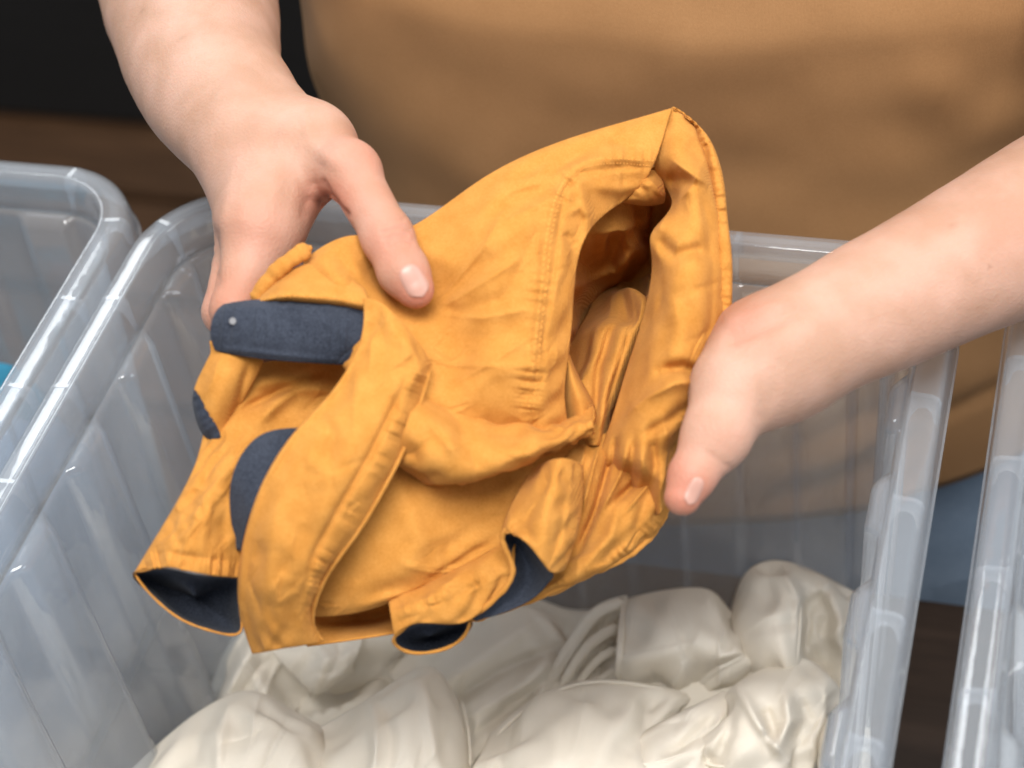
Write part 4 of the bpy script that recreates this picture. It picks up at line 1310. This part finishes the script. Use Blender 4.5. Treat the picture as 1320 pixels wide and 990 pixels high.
panel('sheet', [
    [(942, 785, 52), (960, 740, 64), (998, 722, 72), (1050, 736, 70), (1114, 770, 62)],
    [(942, 800, 72), (972, 762, 84), (1012, 748, 90), (1060, 760, 80), (1116, 795, 72)],
    [(950, 835, 76), (985, 812, 94), (1018, 800, 96), (1056, 806, 74), (1112, 830, 74)],
    [(968, 866, 66), (1000, 862, 80), (1024, 858, 78), (1054, 846, 54), (1110, 880, 66)],
    [(985, 900, 40), (1005, 900, 50), (1030, 900, 44), (1062, 890, 36), (1108, 940, 54)],
], [([(1000, 728), (1030, 770), (1028, 850)], 7, 6), ([(1036, 760), (1045, 800), (1034, 850)], 8, -9), ([(1060, 745), (1085, 800), (1080, 870)], 10, 7), ([(1095, 770), (1100, 830), (1090, 900)], 8, -5), ([(960, 760), (990, 745), (1015, 752)], 8, 2.5), ([(1045, 760), (1070, 790), (1060, 820)], 12, -4)], parent=c1, nu=90, nv=90, **W_)
c2 = cloth('white cloth folded over with a stitched edge, in front of the tall bunched one')
panel('fold', [
    [(690, 885, 46), (732, 826, 58), (765, 785, 66), (808, 768, 68)],
    [(712, 890, 50), (745, 842, 52), (775, 806, 54), (804, 786, 60)],
    [(735, 895, 48), (765, 862, 46), (786, 838, 46), (802, 818, 50)],
    [(760, 905, 44), (780, 885, 40), (795, 872, 40), (804, 858, 44)],
], [([(700, 880), (740, 830), (775, 790)], 6, 5), ([(750, 850), (780, 830), (800, 825)], 5, 5), ([(745, 872), (775, 852), (800, 846)], 5, -5), ([(755, 885), (780, 868), (800, 862)], 5, 4)], parent=c2, nu=60, nv=60, **W_)
panel('sheet', [
    [(808, 772, 60), (842, 763, 68), (900, 757, 72), (930, 772, 68), (950, 800, 62)],
    [(803, 800, 76), (850, 795, 90), (905, 800, 92), (938, 818, 84), (964, 826, 70)],
    [(799, 842, 78), (850, 840, 90), (910, 842, 90), (950, 845, 84), (986, 846, 70)],
    [(797, 876, 62), (850, 884, 62), (900, 887, 60), (944, 876, 64), (1003, 855, 62)],
    [(797, 886, 44), (850, 896, 42), (900, 898, 40), (944, 886, 44), (1006, 860, 46)],
], [([(905, 765), (935, 800), (945, 815)], 12, 4), ([(930, 835), (955, 825), (975, 840)], 9, -4), ([(925, 850), (945, 840), (952, 815)], 6, 3), ([(830, 800), (870, 790), (900, 800)], 20, 2)], parent=c2, nu=90, nv=80, **W_)
ribbon_tube('hem', [(808, 770, 64), (803, 800, 78), (799, 842, 80), (797, 878, 62)], 6, M_WHITE, c2, flat=0.7, heights=True)
for pts, rs in (([(806, 776, 70), (768, 792, 68), (740, 828, 60), (704, 884, 50)], (0.8, 1.0, 1.1, 1.0)),
                ([(800, 806, 66), (772, 822, 62), (748, 846, 58), (722, 886, 50)], (0.7, 0.9, 0.8, 0.6)),
                ([(798, 834, 62), (772, 850, 56), (752, 872, 50), (736, 896, 46)], (0.6, 0.7, 0.6, 0.4)),
                ([(797, 862, 56), (778, 874, 50), (762, 890, 46)], (0.6, 0.6, 0.4))):
    ribbon_tube('fold', pts, 10.5, M_WHITE, c2, seg=16, flat=0.7, heights=True, rs=rs)
c4 = cloth('sheer white cloth with a thin stitched hem and pointed folds at the front')
panel('sheet', [
    [(932, 912, 74), (944, 885, 84), (990, 858, 76), (1045, 851, 72), (1090, 908, 58)],
    [(922, 940, 84), (958, 905, 100), (1010, 888, 94), (1052, 888, 84), (1090, 925, 62)],
    [(868, 968, 78), (938, 955, 100), (1000, 948, 98), (1044, 938, 82), (1080, 955, 60)],
    [(862, 982, 60), (930, 992, 84), (992, 998, 86), (1034, 992, 74), (1068, 995, 54)],
    [(870, 1020, 50), (930, 1040, 70), (992, 1050, 74), (1034, 1045, 64), (1070, 1040, 48)],
], [([(950, 885), (975, 930), (1010, 980)], 7, 8), ([(1012, 890), (1018, 930), (1000, 975)], 8, 7), ([(985, 910), (995, 940), (990, 960)], 9, -7), ([(945, 905), (940, 945), (920, 975)], 8, -5), ([(1030, 900), (1040, 930), (1020, 965)], 9, -6), ([(1060, 870), (1070, 910), (1050, 960)], 8, 5)], parent=c4, nu=100, nv=90, **W_)
panel('sheet', [
    [(745, 1000, 84), (800, 962, 86), (860, 926, 84), (935, 890, 76)],
    [(775, 1000, 96), (830, 984, 98), (882, 952, 94), (938, 912, 82)],
    [(790, 1025, 92), (852, 1000, 94), (890, 984, 90), (938, 950, 78)],
    [(800, 1060, 80), (860, 1040, 80), (900, 1020, 76), (945, 990, 66)],
], [([(790, 975), (850, 935), (920, 900)], 7, 3), ([(850, 980), (890, 950), (925, 925)], 8, -4), ([(895, 985), (915, 950), (935, 915)], 6, 4)], parent=c4, nu=70, nv=60, **W_)
ribbon_tube('hem', [(782, 962, 94), (800, 978, 98), (830, 985, 99), (862, 978, 97), (900, 966, 90)], 2.6, M_WHITE, c4, puck=0.1, heights=True)
ribbon_tube('hem', [(1006, 726, 78), (1028, 762, 88), (1031, 810, 90), (1026, 858, 80)], 2.4, M_WHITE, c1, heights=True)
c7 = cloth('small white fold pressed against the right-hand wall of the middle bin')
panel('sheet', [
    [(1050, 968, 60), (1058, 934, 72), (1088, 912, 74), (1118, 905, 66)],
    [(1054, 990, 70), (1076, 968, 86), (1102, 950, 84), (1122, 940, 72)],
    [(1058, 1030, 64), (1082, 1015, 82), (1110, 1000, 80), (1122, 995, 70)],
], [([(1080, 920), (1090, 960), (1085, 1010)], 8, 3)], parent=c7, nu=40, nv=40, **W_)
for pts, r in (([(640, 948, 78), (695, 902, 78), (760, 880, 80), (830, 884, 76), (890, 895, 62)], 2.2), ([(594, 900, 76), (604, 945, 82), (606, 990, 84)], 2.0)):
    ribbon_tube('hem', pts, r, M_WHITE, c5, heights=True)
ribbon_tube('hem', [(868, 966, 82), (900, 980, 84), (930, 988, 88), (960, 984, 90), (990, 990, 90)], 2.2, M_WHITE, c4, puck=0.1, heights=True)
c3 = cloth('soft bright white cloth in two broad humps, nearest in the bin')
panel('sheet', [
    [(150, 1010, 84), (235, 932, 84), (305, 892, 88), (352, 900, 90), (416, 938, 78)],
    [(165, 1040, 98), (250, 962, 106), (310, 926, 112), (362, 930, 110), (418, 954, 92)],
    [(195, 1070, 102), (270, 1005, 114), (330, 978, 118), (380, 970, 114), (424, 985, 98)],
    [(230, 1110, 96), (300, 1080, 108), (340, 1060, 112), (390, 1050, 108), (440, 1050, 92)],
], [([(300, 893), (285, 930), (280, 1000)], 9, 5), ([(340, 900), (380, 930), (420, 950)], 10, 2), ([(265, 915), (255, 960), (250, 1000)], 9, -3)], parent=c3, nu=90, nv=80, **W_)
panel('sheet', [
    [(398, 945, 78), (468, 905, 84), (532, 864, 86), (566, 866, 84), (592, 905, 70)],
    [(404, 965, 94), (475, 930, 106), (526, 895, 114), (562, 902, 108), (602, 950, 76)],
    [(408, 1005, 98), (470, 980, 114), (530, 950, 118), (567, 962, 106), (606, 990, 78)],
    [(410, 1070, 94), (470, 1060, 106), (530, 1045, 110), (572, 1045, 100), (608, 1050, 74)],
], [([(478, 892), (484, 940), (480, 1000)], 7, 5), ([(497, 905), (505, 950), (500, 1000)], 8, -3), ([(545, 870), (555, 930), (565, 1000)], 9, 3), ([(480, 892), (500, 886), (515, 880)], 6, 3)], parent=c3, nu=90, nv=80, **W_)

# clothes in the bin beside it
tag(heap('blue_shirt', -0.565, -0.300, -0.30, -0.012, 0.135, 0.050, 22, 51, M_BLUE), 'bright blue garment lying on top in the bin beside the middle one', 'garment')
tag(heap('denim_garment', -0.360, -0.243, -0.50, -0.06, 0.12, 0.06, 26, 61, M_GREYBLUE), 'grey-blue crumpled garment pressed against the inner side of the same bin', 'garment')
